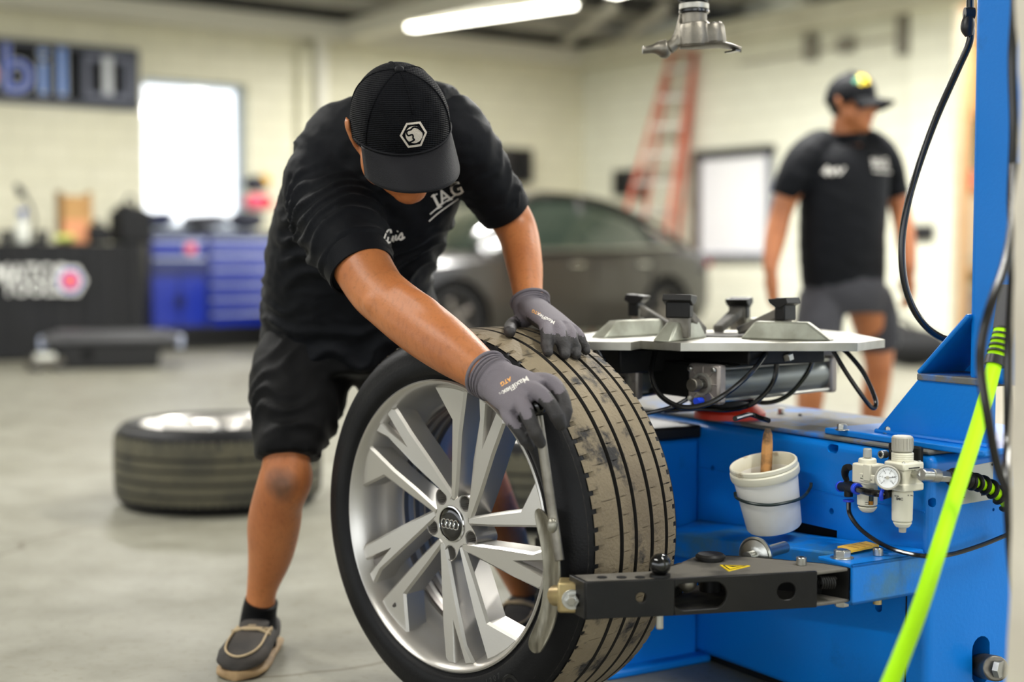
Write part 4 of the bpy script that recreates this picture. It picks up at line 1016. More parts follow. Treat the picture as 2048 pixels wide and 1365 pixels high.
# brush handle standing in the bucket
st0 = L(1531, 965, x=-.075); st1 = L(1536, 858, x=-.072)
Ms = TR(MM @ st0)
M_woodh = mat('bare_wood', (196, 142, 84), .6, col2=(70, 52, 34), scale=22, contrast=(.42, .56))
stq = thing('brush', 'wooden brush handle sticking up out of the white bucket', 'brush', MM @ st0)
d = (MM @ st1)-(MM @ st0); k_ = d.length
rg_ = []
for t, a_, b_ in ((-.45, .011, .008), (0, .011, .0085), (.35, .0115, .009), (.7, .0108, .0085), (.9, .009, .0075), (1.0, .005, .004)):
    rg_.append([d*t+Vector((a_*math.cos(2*PI*j/8+.4), b_*math.sin(2*PI*j/8+.4), 0)) for j in range(8)])
MB().rings(rg_).build('handle', M_woodh, stq, smooth=30)
hb_ = MB()
hb_.cyl(d*-.5, d*-.45, .02, .014, n=12); hb_.build('bristle_block', M_woodh, stq)
# ================================================================ PEOPLE
from mathutils import noise as NZ
def skin_mat(name, c1, c2):
    m = mat(name, c1, .46, col2=c2, scale=7, bump=.12, bscale=220, contrast=(.4, .7), detail=6)
    b = m.node_tree.nodes['Principled BSDF']; b.inputs['Subsurface Weight'].default_value = .08; b.inputs['Subsurface Radius'].default_value = (.02, .008, .004)
    n = m.node_tree.nodes; l = m.node_tree.links; src = b.inputs['Base Color'].links[0].from_socket
    for sc, p0, p1, fac, mp in ((150, .5, .68, .2, (1, 1, .35)), (46, .66, .74, .28, (1, 1, 1))):
        mg = n.new('ShaderNodeMapping'); mg.inputs['Scale'].default_value = mp; l.new(n['Texture Coordinate'].outputs['Object'], mg.inputs['Vector'])
        t = n.new('ShaderNodeTexNoise'); t.inputs['Scale'].default_value = sc; t.inputs['Detail'].default_value = 3; l.new(mg.outputs['Vector'], t.inputs['Vector'])
        mr = n.new('ShaderNodeMapRange'); mr.inputs['From Min'].default_value = p0; mr.inputs['From Max'].default_value = p1; mr.inputs['To Max'].default_value = fac; l.new(t.outputs['Fac'], mr.inputs['Value'])
        mx = n.new('ShaderNodeMix'); mx.data_type = 'RGBA'; mx.inputs['B'].default_value = (*[x*.35 for x in srgb(c2)], 1); l.new(mr.outputs[0], mx.inputs['Factor']); l.new(src, mx.inputs['A']); src = mx.outputs['Result']
    l.new(src, b.inputs['Base Color']); return m
M_skin = skin_mat('tan_skin', (182, 114, 66), (160, 94, 52))
M_skin2 = skin_mat('tan_skin_walker', (176, 110, 68), (158, 94, 56))
def cloth_mat(name, c, c2, bs=700, rough=.62):
    m = mat(name, c, rough, col2=c2, scale=5, bump=.25, bscale=bs, spec=.12)
    m.node_tree.nodes['Principled BSDF'].inputs['Sheen Weight'].default_value = .04; m.node_tree.nodes['Principled BSDF'].inputs['Sheen Roughness'].default_value = .4; return m
M_shirt = cloth_mat('black_polo_knit', (8, 10, 14), (11, 13, 18))
M_shorts = cloth_mat('black_shorts_cloth', (7, 7, 8), (10, 10, 11))
M_shortsg = cloth_mat('charcoal_shorts_cloth', (62, 62, 66), (54, 54, 58))
M_hair = mat('black_hair', (20, 16, 14), .6, bump=.6, bscale=300)
M_thread = mat('white_embroidery', (226, 222, 214), .7, bump=.4, bscale=600)
M_eyew = mat('eye_white', (230, 226, 220), .3); M_iris = mat('dark_iris', (40, 24, 16), .2)
M_lip = mat('lip', (168, 92, 76), .45)
def wrinkle(o, amp, sc, seed=0):
    me = o.data; me.update(); nn = [v.normal.copy() for v in me.vertices]
    for v, n in zip(me.vertices, nn):
        p = Vector((v.co.x*sc[0], v.co.y*sc[1], v.co.z*sc[2]+seed))
        a = NZ.noise(p); b = NZ.noise(p*2.1+Vector((5, 3, seed)))
        k = (1-abs(a)*2.2)*.7+(1-abs(b)*2.2)*.35
        v.co += n*(amp*k)
    me.update()
def person_head(mb, HM, jaw=1.0):
    # skull, face, nose, lips, ears; HM maps x = own right, y = forward, z = up
    R3 = HM.to_3x3()
    def e(c, r): mb.ell(HM @ Vector(c), r, R_=R3, n=18, m=12)
    e((0, -.005, .02), (.075, .095, .092)); e((0, .02, -.03), (.071, .074, .085)); e((0, .036, -.07), (.058*jaw, .054, .052)); e((0, .06, -.1), (.034, .03, .024))
    e((0, .075, .012), (.055, .022, .018)); e((.052, .03, -.045), (.034, .045, .045)); e((-.052, .03, -.045), (.034, .045, .045)); e((.03, .07, -.03), (.026, .024, .024)); e((-.03, .07, -.03), (.026, .024, .024))
    mb.limb([HM @ Vector(p) for p in ((0, .082, .004), (0, .096, -.018), (0, .106, -.036), (0, .094, -.046))], [.009, .010, .0135, .010], n=10)
    e((.012, .09, -.042), (.009, .010, .008)); e((-.012, .09, -.042), (.009, .010, .008))
    e((0, .086, -.064), (.022, .012, .007)); e((0, .084, -.074), (.02, .012, .008))
    for s in (-1, 1):
        mb.limb([HM @ Vector((s*.074, -.008, -.045)), HM @ Vector((s*.087, -.012, -.02)), HM @ Vector((s*.096, -.024, .012)), HM @ Vector((s*.094, -.03, .026))], [(.008, .006), (.014, .006), (.016, .006), (.008, .005)], side=HM.to_3x3() @ Vector((0, 1, 0)), n=10)
def head_parts(par, HM):
    R3 = HM.to_3x3()
    for s in (-1, 1):
        ey = MB().ell(HM @ Vector((s*.03, .078, -.008)), (.0125, .0115, .0085), R_=R3, n=14, m=10).build('eye', M_eyew, par, world=True)
        MB().ell(HM @ Vector((s*.03, .0868, -.009)), (.0055, .0035, .0055), R_=R3, n=12, m=8).build('iris', M_iris, ey, world=True)
        MB().limb([HM @ Vector((s*.012, .093, .012)), HM @ Vector((s*.03, .095, .017)), HM @ Vector((s*.048, .086, .012))], [(.003, .004), (.004, .005), (.002, .003)], n=8).build('eyebrow', M_hair, par, world=True)
    MB().ell(HM @ Vector((0, .0925, -.0685)), (.0225, .0075, .0085), R_=R3, n=16, m=8).build('lips', M_lip, par, world=True)
    hr = MB(); vs = []; R3i = R3
    hr.ell(HM @ Vector((0, -.014, .022)), (.0785, .0945, .094), R_=R3, n=28, m=20)
    k = []; hi = HM.inverted()
    for f in hr.f:
        c = sum((hr.v[i] for i in f), Vector())/len(f); q = hi @ c
        if q.z > -.06 and q.y < .045 and not (q.y > .015 and q.z < .03 and abs(q.x) < .07): k.append(f)
    hr.f = k
    hr.build('hair', M_hair, par, world=True)
    for s in (-1, 1): MB().ell(HM @ Vector((s*.0735, .012, -.005)), (.004, .009, .028), R_=R3, n=10, m=8).build('sideburn', M_hair, par, world=True)
def build_cap(par, HM, mats, emblem=None, brim_len=.1, button=True, rx=.093, ry=.109, rz=.108, c0=(0, -.004, .022)):
    R3 = HM.to_3x3(); c0 = Vector(c0)
    def crown(t, a, k=1.):      # t 0 apex .. 1 hem ; a angle from own right through front
        ph = t*PI*.5
        bul = 1+.02*math.sin(PI*t)
        seam = 1-.012*abs(math.sin(3*(a-PI/2+PI/6*0)))**.5*0
        z = rz*math.cos(ph)**.85 if ph < PI/2-1e-6 else 0
        r = math.sin(ph)**.9
        front = max(0, math.sin(a))
        return HM @ (c0+Vector((rx*r*math.cos(a)*k*bul, ry*r*math.sin(a)*k*bul, z*(1+.03*front*math.sin(ph)) - .026*t*(1-front*.55))))
    n = 72; mm = 22
    rows = [[crown(max(.004, i/mm), 2*PI*j/n, 1-.006*(math.exp(-((((j/n*6+.5) % 1)-.0)/.06)**2)+math.exp(-((((j/n*6+.5) % 1)-1)/.06)**2))*math.sin(PI*i/mm*.98+.02)*(0 if (abs(j/n-.25) < .06) else 1)) for j in range(n)] for i in range(mm+1)]
    mb = MB(); mb.rings(rows, caps=False); mb.f.append(tuple(range(n)))
    cr = mb.build('cap', mats[0], par, world=True, smooth=60)
    so = cr.modifiers.new('solid', 'SOLIDIFY'); so.thickness = .002; so.offset = 1
    for k in range(6):
        a = PI/2+PI/3*k; e_ = .52 if k == 0 else .95
        MB().tube([crown(.03+e_*i/16, a, 1.004) for i in range(17)], .0016, 6).build('seam', mats[0], cr, world=True)
    MB().ell(crown(.001, 0)+HM.to_3x3() @ Vector((0, 0, .001)), (.0085, .0085, .006), R_=R3, n=16, m=10).build('button', mats[1], cr, world=True)
    # brim
    rows = []
    for i in range(13):
        u = i/12; row = []
        for j in range(25):
            a = R(23+134*j/24); e = math.sin(R(14+152*j/24))
            base = HM.inverted() @ crown(.97, a, .985)
            L_ = brim_len*(e**.62); q = base+Vector((math.cos(a)*.004*u, L_*u, 0))
            q.z += -.010*u*e - .046*(math.cos(a)**2)*u**1.0 - .004 - .006*u*u*e
            row.append(HM @ q)
        rows.append(row)
    mb = MB(); mb.rings(rows, caps=False, closed=False)
    br = mb.build('brim', mats[1], cr, world=True, smooth=60)
    so = br.modifiers.new('solid', 'SOLIDIFY'); so.thickness = .003; so.offset = -1
    MB().tube([crown(.965, R(10+160*j/30), 1.008) for j in range(31)], .0022, 6).build('brim_seam', mats[1], cr, world=True)
    return cr
def px_decal(mb_pts, bvh, toward, off=.0012):
    """pixel points cast on to the cloth: returns world points"""
    out = []
    o = Vector((0, 0, CAMZ))
    for px, py in mb_pts:
        d = ray(px, py).normalized(); h = bvh.ray_cast(o, d)
        p = h[0] if h[0] is not None else None
        out.append((p-d*off) if p is not None else None)
    return out
def stitch(strokes, wid, bvh, name, m, par, glyphs=(), label=None, world=True, off=.0014):
    mb = MB()
    for st in strokes:
        pts = spline([Vector((a, b, 0)) for a, b in st], 6); t = MB(); polystrip(t, [(p.x, p.y) for p in pts], wid, None)
        mb.add(t.v, t.f)
    for (tx, cx, cy, size, ang, sx, bold, shear) in glyphs:
        vs, fs = text2d(tx, size, bold, shear); c, s = math.cos(R(ang)), math.sin(R(ang))
        mb.add([(cx+(x*sx*c-y*s), cy-(x*sx*s+y*c), 0) for x, y, z in vs], fs)
    W_ = px_decal([(v.x, v.y) for v in mb.v], bvh, None, off)
    ok = [i for i, p in enumerate(W_) if p is not None]; idx = {i: k for k, i in enumerate(ok)}
    m2 = MB(); m2.v = [W_[i] for i in ok]; m2.f = [[idx[i] for i in f] for f in mb.f if all(i in idx for i in f)]
    return m2.build(name, m, par, smooth=0, world=world, label=label, kind='stuff')
# ---------------------------------------------------------------- gloves
M_glove = mat('grey_knit_glove', (112, 106, 112), .8, bump=.5, bscale=700)
M_dip = mat('black_dipped_rubber', (38, 36, 37), .62, col2=(50, 47, 46), scale=30, bump=.3, bscale=260)
def glove(par, wrist, knuck, tips, thumb, prads, palm_dir, cuff_pts, cuff_r, rads=.0118, backn=None):
    mb = MB(); side = (knuck[0]-knuck[-1]).normalized(); mid = sum(knuck, Vector())/4
    w2 = wrist.lerp(mid, .45)
    mb.limb([wrist, w2, mid], [prads[0], prads[1], prads[2]], side=side, n=22)
    for k in range(3): mb.limb([wrist.lerp(knuck[k].lerp(knuck[k+1], .5), .4), knuck[k].lerp(knuck[k+1], .5)], [.014, .0115], n=10)
    chains = []
    for k, ch in enumerate(tips):
        pts = [wrist.lerp(knuck[k], .55), knuck[k]]+ch
        r = rads*(1.0, 1.04, 1.0, .88)[k]
        mb.limb(pts, [r*1.15, r*1.22]+[r*1.06]*(len(ch)-2)+[r, r*.86], n=14)
        mb.ell(ch[-1], (r*.87,)*3, n=12, m=8)
        for q in ch[:-1]: mb.ell(q, (r*1.1,)*3, n=12, m=8)
        chains.append([knuck[k]]+ch)
    mb.limb(thumb, [.017, .0165, .0135, .0115], n=14); mb.ell(thumb[-1], (.0115,)*3, n=12, m=8); chains.append(thumb[1:])
    mb.limb(cuff_pts, cuff_r, side=side, n=22)
    g = fuse(mb, 'glove', M_glove, par, voxel=.0028, it=4)
    g.data.materials.append(M_dip)
    Mi = WM[par.name]; pd = Vector(palm_dir).normalized()
    for f in g.data.polygons:
        c = Mi @ f.center; nr = f.normal; best = 0
        dk = (c-mid).dot((mid-wrist).normalized())
        blk = False
        for ch in chains:
            for i in range(len(ch)-1):
                a, b = ch[i], ch[i+1]; d = b-a; t = max(0, min(1, (c-a).dot(d)/d.length_squared)); 
                if (c-(a+d*t)).length < .018 and (i+t) > (.62 if ch is not chains[-1] else .55)+.55*max(0, -nr.dot(pd)): blk = True
        if nr.dot(pd) > .15+.03*math.sin(c.x*160+c.z*120) and dk > -.085: blk = True
        if blk: f.material_index = 1
    d = (cuff_pts[-1]-cuff_pts[0]).normalized(); F = frame(d, side); a, b = cuff_r[0] if isinstance(cuff_r[0], tuple) else (cuff_r[0],)*2
    MB().tube([cuff_pts[0]+F.col[0]*math.cos(2*PI*j/36)*(a+.001)+F.col[1]*math.sin(2*PI*j/36)*(b+.001) for j in range(37)], .0032, 8, caps=False).build('cuff_hem', M_glove, g, world=True)
    for k in range(3):
        p = cuff_pts[0].lerp(cuff_pts[-1], .25+.2*k)
        MB().tube([p+F.col[0]*math.cos(2*PI*j/36)*(a+.0002)+F.col[1]*math.sin(2*PI*j/36)*(b+.0002) for j in range(37)], .0012, 6, caps=False).build('cuff_rib', M_glove, g, world=True)
    return g
ax_o = LC.copy(); ax_d = -wn
def on_tire(px, py, r):      # nearest point of the view ray at distance r outside the tread
    lo = None; Y = 2.2
    while Y < 3.2:
        p = P(px, py, Y); q = p-ax_o; t = q.dot(ax_d); rr = (q-ax_d*t).length
        if rr < Rt+r and -.01 < t < TW+.03: return p
        Y += .002
    return P(px, py, 2.75)
# ---------------------------------------------------------------- the bowed mechanic
base = Vector((-.28, 3.02, 0))
luis = thing('person', 'mechanic in black cap and polo bending over the wheel, gripping a lever with gray gloves', 'person', base)
f_ = Vector((.33, -.71, -.63)).normalized(); u_ = Vector((.05, -.66, .75)); u_ = (u_-f_*u_.dot(f_)).normalized(); r_ = f_.cross(u_)
cc_ = P(801, 240, 2.68)
HM = Matrix.Translation(cc_-u_*.022) @ Matrix((r_, f_, u_)).transposed().to_4x4()
nb = P(785, 300, 2.90)
body = MB()
person_head(body, HM)
body.limb([HM @ Vector((0, -.03, -.05)), (HM @ Vector((0, -.045, -.09))).lerp(nb, .5), nb], [.056, .058, .068], n=18)
TC = [(702, 700, 3.14), (703, 640, 3.12), (696, 540, 3.07), (722, 450, 3.01), (747, 380, 2.96), (768, 310, 2.93), (792, 255, 2.92), (808, 215, 2.93)]
TR_ = [(.2, .15), (.197, .15), (.178, .14), (.18, .135), (.178, .13), (.168, .12), (.128, .1), (.075, .07)]
tc3 = [P(*p) for p in TC]
body.limb(tc3, [(a-.016, b-.016) for a, b in TR_], n=24)
# arms
RA = [P(640, 378, 2.88), P(690, 470, 2.79), P(745, 568, 2.70), P(778, 603, 2.66), P(840, 652, 2.60), P(908, 702, 2.53), P(978, 754, 2.475), P(990, 763, 2.465)]
body.limb(RA, [.070, .062, .055, .053, .054, .048, .034, .032], n=18)
LA = [P(905, 268, 2.86), P(962, 348, 2.91), P(1008, 415, 2.95), P(1034, 462, 2.95), P(1048, 525, 2.88), P(1056, 590, 2.81), P(1060, 612, 2.79)]
body.limb(LA, [.066, .055, .046, .043, .038, .030, .029], n=18)
# legs
RL = [P(615, 730, 3.10), P(590, 830, 3.02), P(574, 905, 2.965), P(572, 955, 2.955), P(556, 1003, 2.98), P(548, 1050, 3.01), P(541, 1110, 3.04), P(524, 1180, 3.07), P(518, 1235, 3.08), P(516, 1270, 3.07)]
body.limb(RL, [.1, .08, .051, .0565, .0545, .057, .049, .0335, .034, .036], n=18)
body.ell(P(572, 965, 2.93), (.034, .032, .036), n=14, m=10)
LL = [P(800, 740, 3.16), P(880, 850, 3.12), P(940, 920, 3.1), P(968, 975, 3.12), P(1000, 1060, 3.2), P(1035, 1140, 3.26), P(1058, 1200, 3.3), P(1062, 1235, 3.3)]
body.limb(LL, [.1, .085, .064, .057, .056, .044, .035, .036], n=18)
body.ell(P(752, 606, 2.635), (.026, .026, .026), n=12, m=8)
body.limb([P(795, 585, 2.62), P(850, 625, 2.58), P(905, 672, 2.53)], [.022, .03, .02], n=12)
bo = fuse(body, 'body', M_skin, luis, voxel=.006, it=5)
# grease smudge on the knee is part of the skin colour
def smudge(m, centre, r, c):
    n = m.node_tree.nodes; l = m.node_tree.links; b = n['Principled BSDF']; src = b.inputs['Base Color'].links[0].from_socket
    vd = n.new('ShaderNodeVectorMath'); vd.operation = 'DISTANCE'; vd.inputs[1].default_value = centre; l.new(n['Texture Coordinate'].outputs['Object'], vd.inputs[0])
    t = n.new('ShaderNodeTexNoise'); t.inputs['Scale'].default_value = 22; t.inputs['Detail'].default_value = 5; l.new(n['Texture Coordinate'].outputs['Object'], t.inputs['Vector'])
    ad = n.new('ShaderNodeMath'); ad.operation = 'MULTIPLY_ADD'; ad.inputs[1].default_value = r*1.2; l.new(t.outputs['Fac'], ad.inputs[0]); l.new(vd.outputs['Value'], ad.inputs[2])
    mr = n.new('ShaderNodeMapRange'); mr.inputs['From Min'].default_value = r*.9; mr.inputs['From Max'].default_value = r*1.9; mr.inputs['To Min'].default_value = .72; mr.inputs['To Max'].default_value = 0; l.new(ad.outputs[0], mr.inputs['Value'])
    mx = n.new('ShaderNodeMix'); mx.data_type = 'RGBA'; mx.inputs['B'].default_value = (*srgb(c), 1); l.new(mr.outputs[0], mx.inputs['Factor']); l.new(src, mx.inputs['A']); l.new(mx.outputs['Result'], b.inputs['Base Color'])
smudge(M_skin, P(563, 975, 2.90)-base, .034, (66, 52, 42))
head_parts(luis, HM)
# shirt
sh = MB()
sh.limb(tc3, TR_, n=30)
sh.limb([P(650, 362, 2.9), P(660, 402, 2.87), P(688, 468, 2.80), P(722, 540, 2.735)], [(.085, .085), (.088, .086), (.085, .08), (.064, .062)], n=24)
sh.limb([P(880, 235, 2.88), P(912, 280, 2.87), P(962, 348, 2.91), P(1009, 420, 2.95)], [(.07, .075), (.073, .075), (.063, .064), (.0535, .0535)], n=24)
sh.limb([P(700, 300, 2.92), P(640, 350, 2.90)], [.085, .085], n=18)
sh.limb([P(830, 225, 2.93), P(895, 240, 2.9)], [.07, .07], n=18)
sh.ell(P(648, 366, 2.89), (.082, .085, .085), n=18, m=12)
shirt = fuse(sh, 'shirt', M_shirt, luis, voxel=.0065, it=8)
wrinkle(shirt, .003, (9, 9, 24)); wrinkle(shirt, .0016, (26, 20, 30), 7)
def folds(o, a, b, rad, wl, amp, seed=0., skew=.4):
    me = o.data; me.update(); M_ = WM[o.name]; d = (b-a); ln = d.length; d.normalize(); nn = [v.normal.copy() for v in me.vertices]
    sd = frame(d).col[0]
    for v, n in zip(me.vertices, nn):
        p = M_ @ v.co; q = p-a; t = q.dot(d); r = (q-d*t).length
        if r > rad*1.5 or t < -.02 or t > ln+.01: continue
        k = max(0, min(1, (rad*1.5-r)/(rad*.4)))*max(0, min(1, (t+.02)/.04))*max(0, min(1, (ln+.01-t)/.03))
        w = NZ.noise(Vector((p.x*11+seed, p.y*11, p.z*9))); ph = (t+skew*q.dot(sd))/wl+w*1.3
        m_ = max(0, .5+.9*NZ.noise(Vector((p.x*7, p.y*7+seed, p.z*7+4))))
        v.co += n*(amp*k*m_*(1-2*abs(math.sin(PI*ph)))*.8)
    me.update()
folds(shirt, P(650, 380, 2.88), P(722, 540, 2.735), .09, .032, .0075, 1, .15)
folds(shirt, P(905, 250, 2.88), P(1009, 420, 2.95), .075, .055, .005, 2, .5)
folds(shirt, P(745, 400, 2.97), P(702, 690, 3.14), .22, .06, .0095, 3, .35)
def band(p0, p1, r0, r1, name, m, par, th=.004):
    p0 = Vector(p0); p1 = Vector(p1); F = frame(p1-p0); mb = MB(); d = (p1-p0)
    rg = []
    for t, r in ((0, r0-th), (0, r0), (.15, r0+.001), (.85, r1+.001), (1, r1), (1, r1-th)):
        rg.append([p0+d*t+F.col[0]*math.cos(2*PI*j/40)*r+F.col[1]*math.sin(2*PI*j/40)*r for j in range(40)])
    return mb.rings(rg, caps=False).build(name, m, par, world=True, smooth=60)
band(P(708, 510, 2.76), P(725, 546, 2.73), .0685, .0655, 'sleeve_cuff', M_shirt, shirt)
band(P(996, 400, 2.937), P(1011, 424, 2.952), .0565, .0545, 'sleeve_cuff', M_shirt, shirt)
# collar
F = frame(HM @ Vector((0, -.045, -.09))-nb, (1, 0, 0)); cl = MB(); rg = []
for t, r in ((0, .083), (.02, .081), (.045, .0765), (.048, .073), (.03, .073), (-.012, .079)):
    rg.append([nb+F.col[2]*(t+.02+.012*math.cos(2*PI*j/40))+F.col[0]*math.cos(2*PI*j/40)*r*1.02+F.col[1]*math.sin(2*PI*j/40)*r for j in range(40)])
cl.rings(rg, caps=False).build('collar', M_shirt, shirt, world=True, smooth=60)
sb = bvh_of(shirt)
c3 = lambda q: [(514+a/2.923, 78+b/2.923) for a, b in q]
stitch([c3(s) for s in ([(784, 1136), (780, 1118), (764, 1122), (750, 1150), (742, 1172), (728, 1180), (733, 1168), (752, 1180), (772, 1192)], [(768, 1158), (764, 1186), (774, 1192), (790, 1172), (797, 1152), (793, 1178), (802, 1184)], [(814, 1146), (808, 1172), (818, 1174), (828, 1160)], [(820, 1128), (824, 1124)], [(828, 1160), (846, 1136), (850, 1160), (842, 1174), (830, 1168), (846, 1172), (864, 1158)])], 3.4, sb, 'name_embroidery', M_thread, shirt, off=.0035, label='white stitched script name on the chest')
stitch([[(860, 429), (885, 408), (915, 388)], [(858, 443), (880, 424), (917, 398)]], 2.4, sb, 'chest_logo', M_thread, shirt,
       glyphs=[('I', 873, 404, 40, 26, .9, .03, 0), ('A', 889, 394, 38, 26, .95, .015, 0), ('G', 913, 380, 38, 26, .95, .015, 0)] + [('I', 873, 404, .1, 26, 1, 0, 0)], label='white stitched company letters and underline on the chest')
stitch([[(862, 394), (875, 388)], [(872, 419), (884, 413)], [(877, 411), (884, 407)], [(894, 403), (905, 397)]], 2.4, sb, 'letter_serifs', M_thread, shirt)
# shorts
so_ = MB()
so_.limb([P(700, 655, 3.13), P(700, 700, 3.14), P(700, 760, 3.13)], [(.19, .145), (.19, .15), (.17, .14)], n=28)
so_.limb([P(625, 690, 3.12), P(600, 760, 3.08), P(590, 830, 3.02), P(578, 885, 2.975), P(577, 918, 2.96)], [.11, .108, .093, .072, .0685], n=24)
so_.limb([P(790, 700, 3.15), P(830, 780, 3.14), P(885, 850, 3.12), P(945, 925, 3.1)], [.115, .11, .095, .08], n=24)
shorts = fuse(so_, 'shorts', M_shorts, luis, voxel=.0075, it=8)
wrinkle(shorts, .004, (10, 8, 14), 3)
folds(shorts, P(625, 690, 3.12), P(578, 900, 2.97), .12, .07, .008, 5, .6)
# sock, shoe
ank = P(518, 1235, 3.08)
MB().limb([P(523, 1203, 3.072), P(518, 1228, 3.08), P(516, 1262, 3.075), P(512, 1285, 3.05)], [(.0365, .0365), (.0385, .0395), (.043, .046), (.044, .05)], n=24).build('sock', M_shorts, luis, world=True)
MB().limb([P(1056, 1190, 3.29), P(1060, 1225, 3.3), P(1062, 1255, 3.3)], [.038, .0385, .043], n=24).build('sock', M_shorts, luis, world=True)
M_shoe = mat('worn_charcoal_canvas', (64, 58, 52), .85, col2=(44, 41, 38), scale=14, bump=.4, bscale=400)
M_sole = mat('tan_sole', (166, 138, 98), .75, col2=(132, 106, 72), scale=20); M_lace = mat('tan_lace', (176, 156, 122), .8)
def shoe(heel, toe, par):
    heel = Vector(heel); toe = Vector(toe); d = (toe-heel); ln = d.length; d.normalize(); s = Vector((d.y, -d.x, 0)); up = Vector((0, 0, 1))
    def sect(t, w, h, z0, k=20, fl=.75):
        c = heel+d*(ln*t); return [c+s*(w*math.copysign(abs(math.cos(2*PI*j/k))**fl, math.cos(2*PI*j/k)))+up*(z0+(h-z0)*(.5+.5*math.copysign(abs(math.sin(2*PI*j/k))**.8, math.sin(2*PI*j/k)))) for j in range(k)]
    up_ = MB().rings([sect(t, w, h, .018) for t, w, h in ((0, .018, .055), (.03, .03, .068), (.15, .037, .066), (.32, .040, .066), (.45, .045, .075), (.6, .051, .068), (.78, .054, .056), (.9, .048, .047), (.97, .033, .04), (1., .012, .03))])
    o = up_.build('shoe', M_shoe, par, world=True, smooth=70)
    MB().rings([sect(t, w, .019, .0, fl=.6) for t, w in ((-.02, .02), (.02, .036), (.2, .041), (.45, .046), (.65, .053), (.82, .054), (.94, .045), (1.0, .028), (1.025, .012))]).build('sole', M_sole, o, world=True, smooth=50)
    def top(t, q):     # point on the upper: q -1..1 across
        import bisect
        tt = (0, .03, .15, .32, .45, .6, .78, .9, .97, 1.); ww = (.018, .03, .037, .040, .045, .051, .054, .048, .033, .012); hh = (.055, .068, .066, .066, .075, .068, .056, .047, .04, .03)
        i = min(max(bisect.bisect(tt, t)-1, 0), 8); k = (t-tt[i])/(tt[i+1]-tt[i]); w = ww[i]+(ww[i+1]-ww[i])*k; h = hh[i]+(hh[i+1]-hh[i])*k
        return heel+d*(ln*t)+s*(w*q*1.02)+up*(.018+(h-.018)*(.5+.5*max(0, 1-abs(q)**2.6)**.42)+.003)
    MB().tube(spline([top(.42, -.8), top(.58, -.72), top(.78, -.66), top(.9, -.5), top(.95, 0), top(.9, .5), top(.78, .66), top(.58, .72), top(.42, .8)], 6), .0026, 6).build('toe_seam', M_lace, o, world=True)
    for t0, t1 in ((.56, .5), (.5, .46), (.47, .55)): MB().tube(spline([top(t0, -.85), top((t0+t1)/2+.02, -.35), top((t0+t1)/2+.02, .3), top(t1, .8)], 6), .0034, 8).build('lace', M_lace, o, world=True)
    MB().rings([sect(t, w, h, .07, fl=.9) for t, w, h in ((.36, .02, .08), (.4, .03, .084), (.48, .032, .082), (.56, .022, .072))]).build('tongue', M_shoe, o, world=True, smooth=70)
    MB().tube(spline([top(.1, .95), top(.25, 1.0), top(.4, .98), top(.5, .9)], 5), .004, 8).build('side_lace', M_lace, o, world=True)
    return o
hl_ = P(534, 900, 3.15); tl_ = P(466, 900, 2.87)
shoe((hl_.x, hl_.y, 0), (tl_.x, tl_.y, 0), luis)
hl_ = P(1068, 900, 3.36); tl_ = P(1015, 900, 3.12)
shoe((hl_.x, hl_.y, 0), (tl_.x, tl_.y, 0), luis)
# gloves
w_ = P(988, 758, 2.468)
kn = [P(1098, 764, 2.40), P(1074, 784, 2.368), P(1046, 812, 2.362), P(1020, 836, 2.372)]
tp_ = [[P(1122, 790, 2.37), P(1131, 822, 2.352), P(1127, 846, 2.348)], [P(1098, 806, 2.345), P(1114, 832, 2.335), P(1121, 850, 2.338)], [P(1058, 838, 2.338), P(1071, 866, 2.332), P(1081, 886, 2.338)], [P(1036, 858, 2.352), P(1050, 880, 2.35), P(1060, 892, 2.356)]]
th_ = [P(1000, 782, 2.45), P(1020, 812, 2.425), P(1046, 838, 2.41), P(1066, 846, 2.405)]
gR = glove(luis, w_, kn, tp_, th_, [(.036, .028), (.044, .025), (.047, .019)], (.35, .55, -.75), [P(972, 748, 2.485), P(985, 757, 2.472), P(998, 766, 2.458)], [(.041, .040), (.040, .038), (.040, .034)])
kl = [on_tire(1092, 652, .03), on_tire(1114, 656, .034), on_tire(1136, 663, .032), on_tire(1153, 670, .026)]
tl = [[on_tire(1094, 672, .026), on_tire(1094, 690, .014), on_tire(1096, 704, .0095)], [on_tire(1121, 676, .03), on_tire(1128, 696, .016), on_tire(1130, 709, .0095)], [on_tire(1143, 680, .028), on_tire(1150, 697, .015), on_tire(1152, 709, .0095)], [on_tire(1162, 684, .02), on_tire(1169, 695, .012), on_tire(1172, 702, .0085)]]
wl_ = P(1061, 614, 2.79)
tl_th = [wl_.lerp(kl[0], .35), P(1044, 642, 2.765), P(1024, 650, 2.755), on_tire(1019, 664, .011)]
gL = glove(luis, wl_, kl, tl, tl_th, [(.032, .026), (.042, .024), (.046, .018)], (-.15, .35, -.95), [P(1060, 602, 2.80), P(1061, 612, 2.79), P(1066, 624, 2.782)], [(.037, .034), (.036, .032), (.037, .030)])
gb = bvh_of(gR)
M_orange = mat('orange_print', (228, 164, 84), .6)
stitch([], 1, gb, 'glove_print', M_thread, gR, glyphs=[('MaxiFlex', 1031, 771, 15, 211, 1.1, .02, 0), ('ULTIMATE', 1013, 779, 6, 211, 1.3, 0, 0)], off=.0006)
stitch([], 1, gb, 'glove_logo', M_orange, gR, glyphs=[('ATG', 1012, 763, 11, 211, 1.1, .04, .2)], off=.0006, label='orange maker mark printed on the glove')
gb = bvh_of(gL)
stitch([], 1, gb, 'glove_print', M_thread, gL, glyphs=[('MaxiFlex', 1092, 637, 10, 153, 1.1, .02, 0)], off=.0006)
stitch([], 1, gb, 'glove_logo', M_orange, gL, glyphs=[('ATG', 1072, 625, 8, 155, 1.1, .03, 0)], off=.0006, label='orange maker mark printed on the glove')
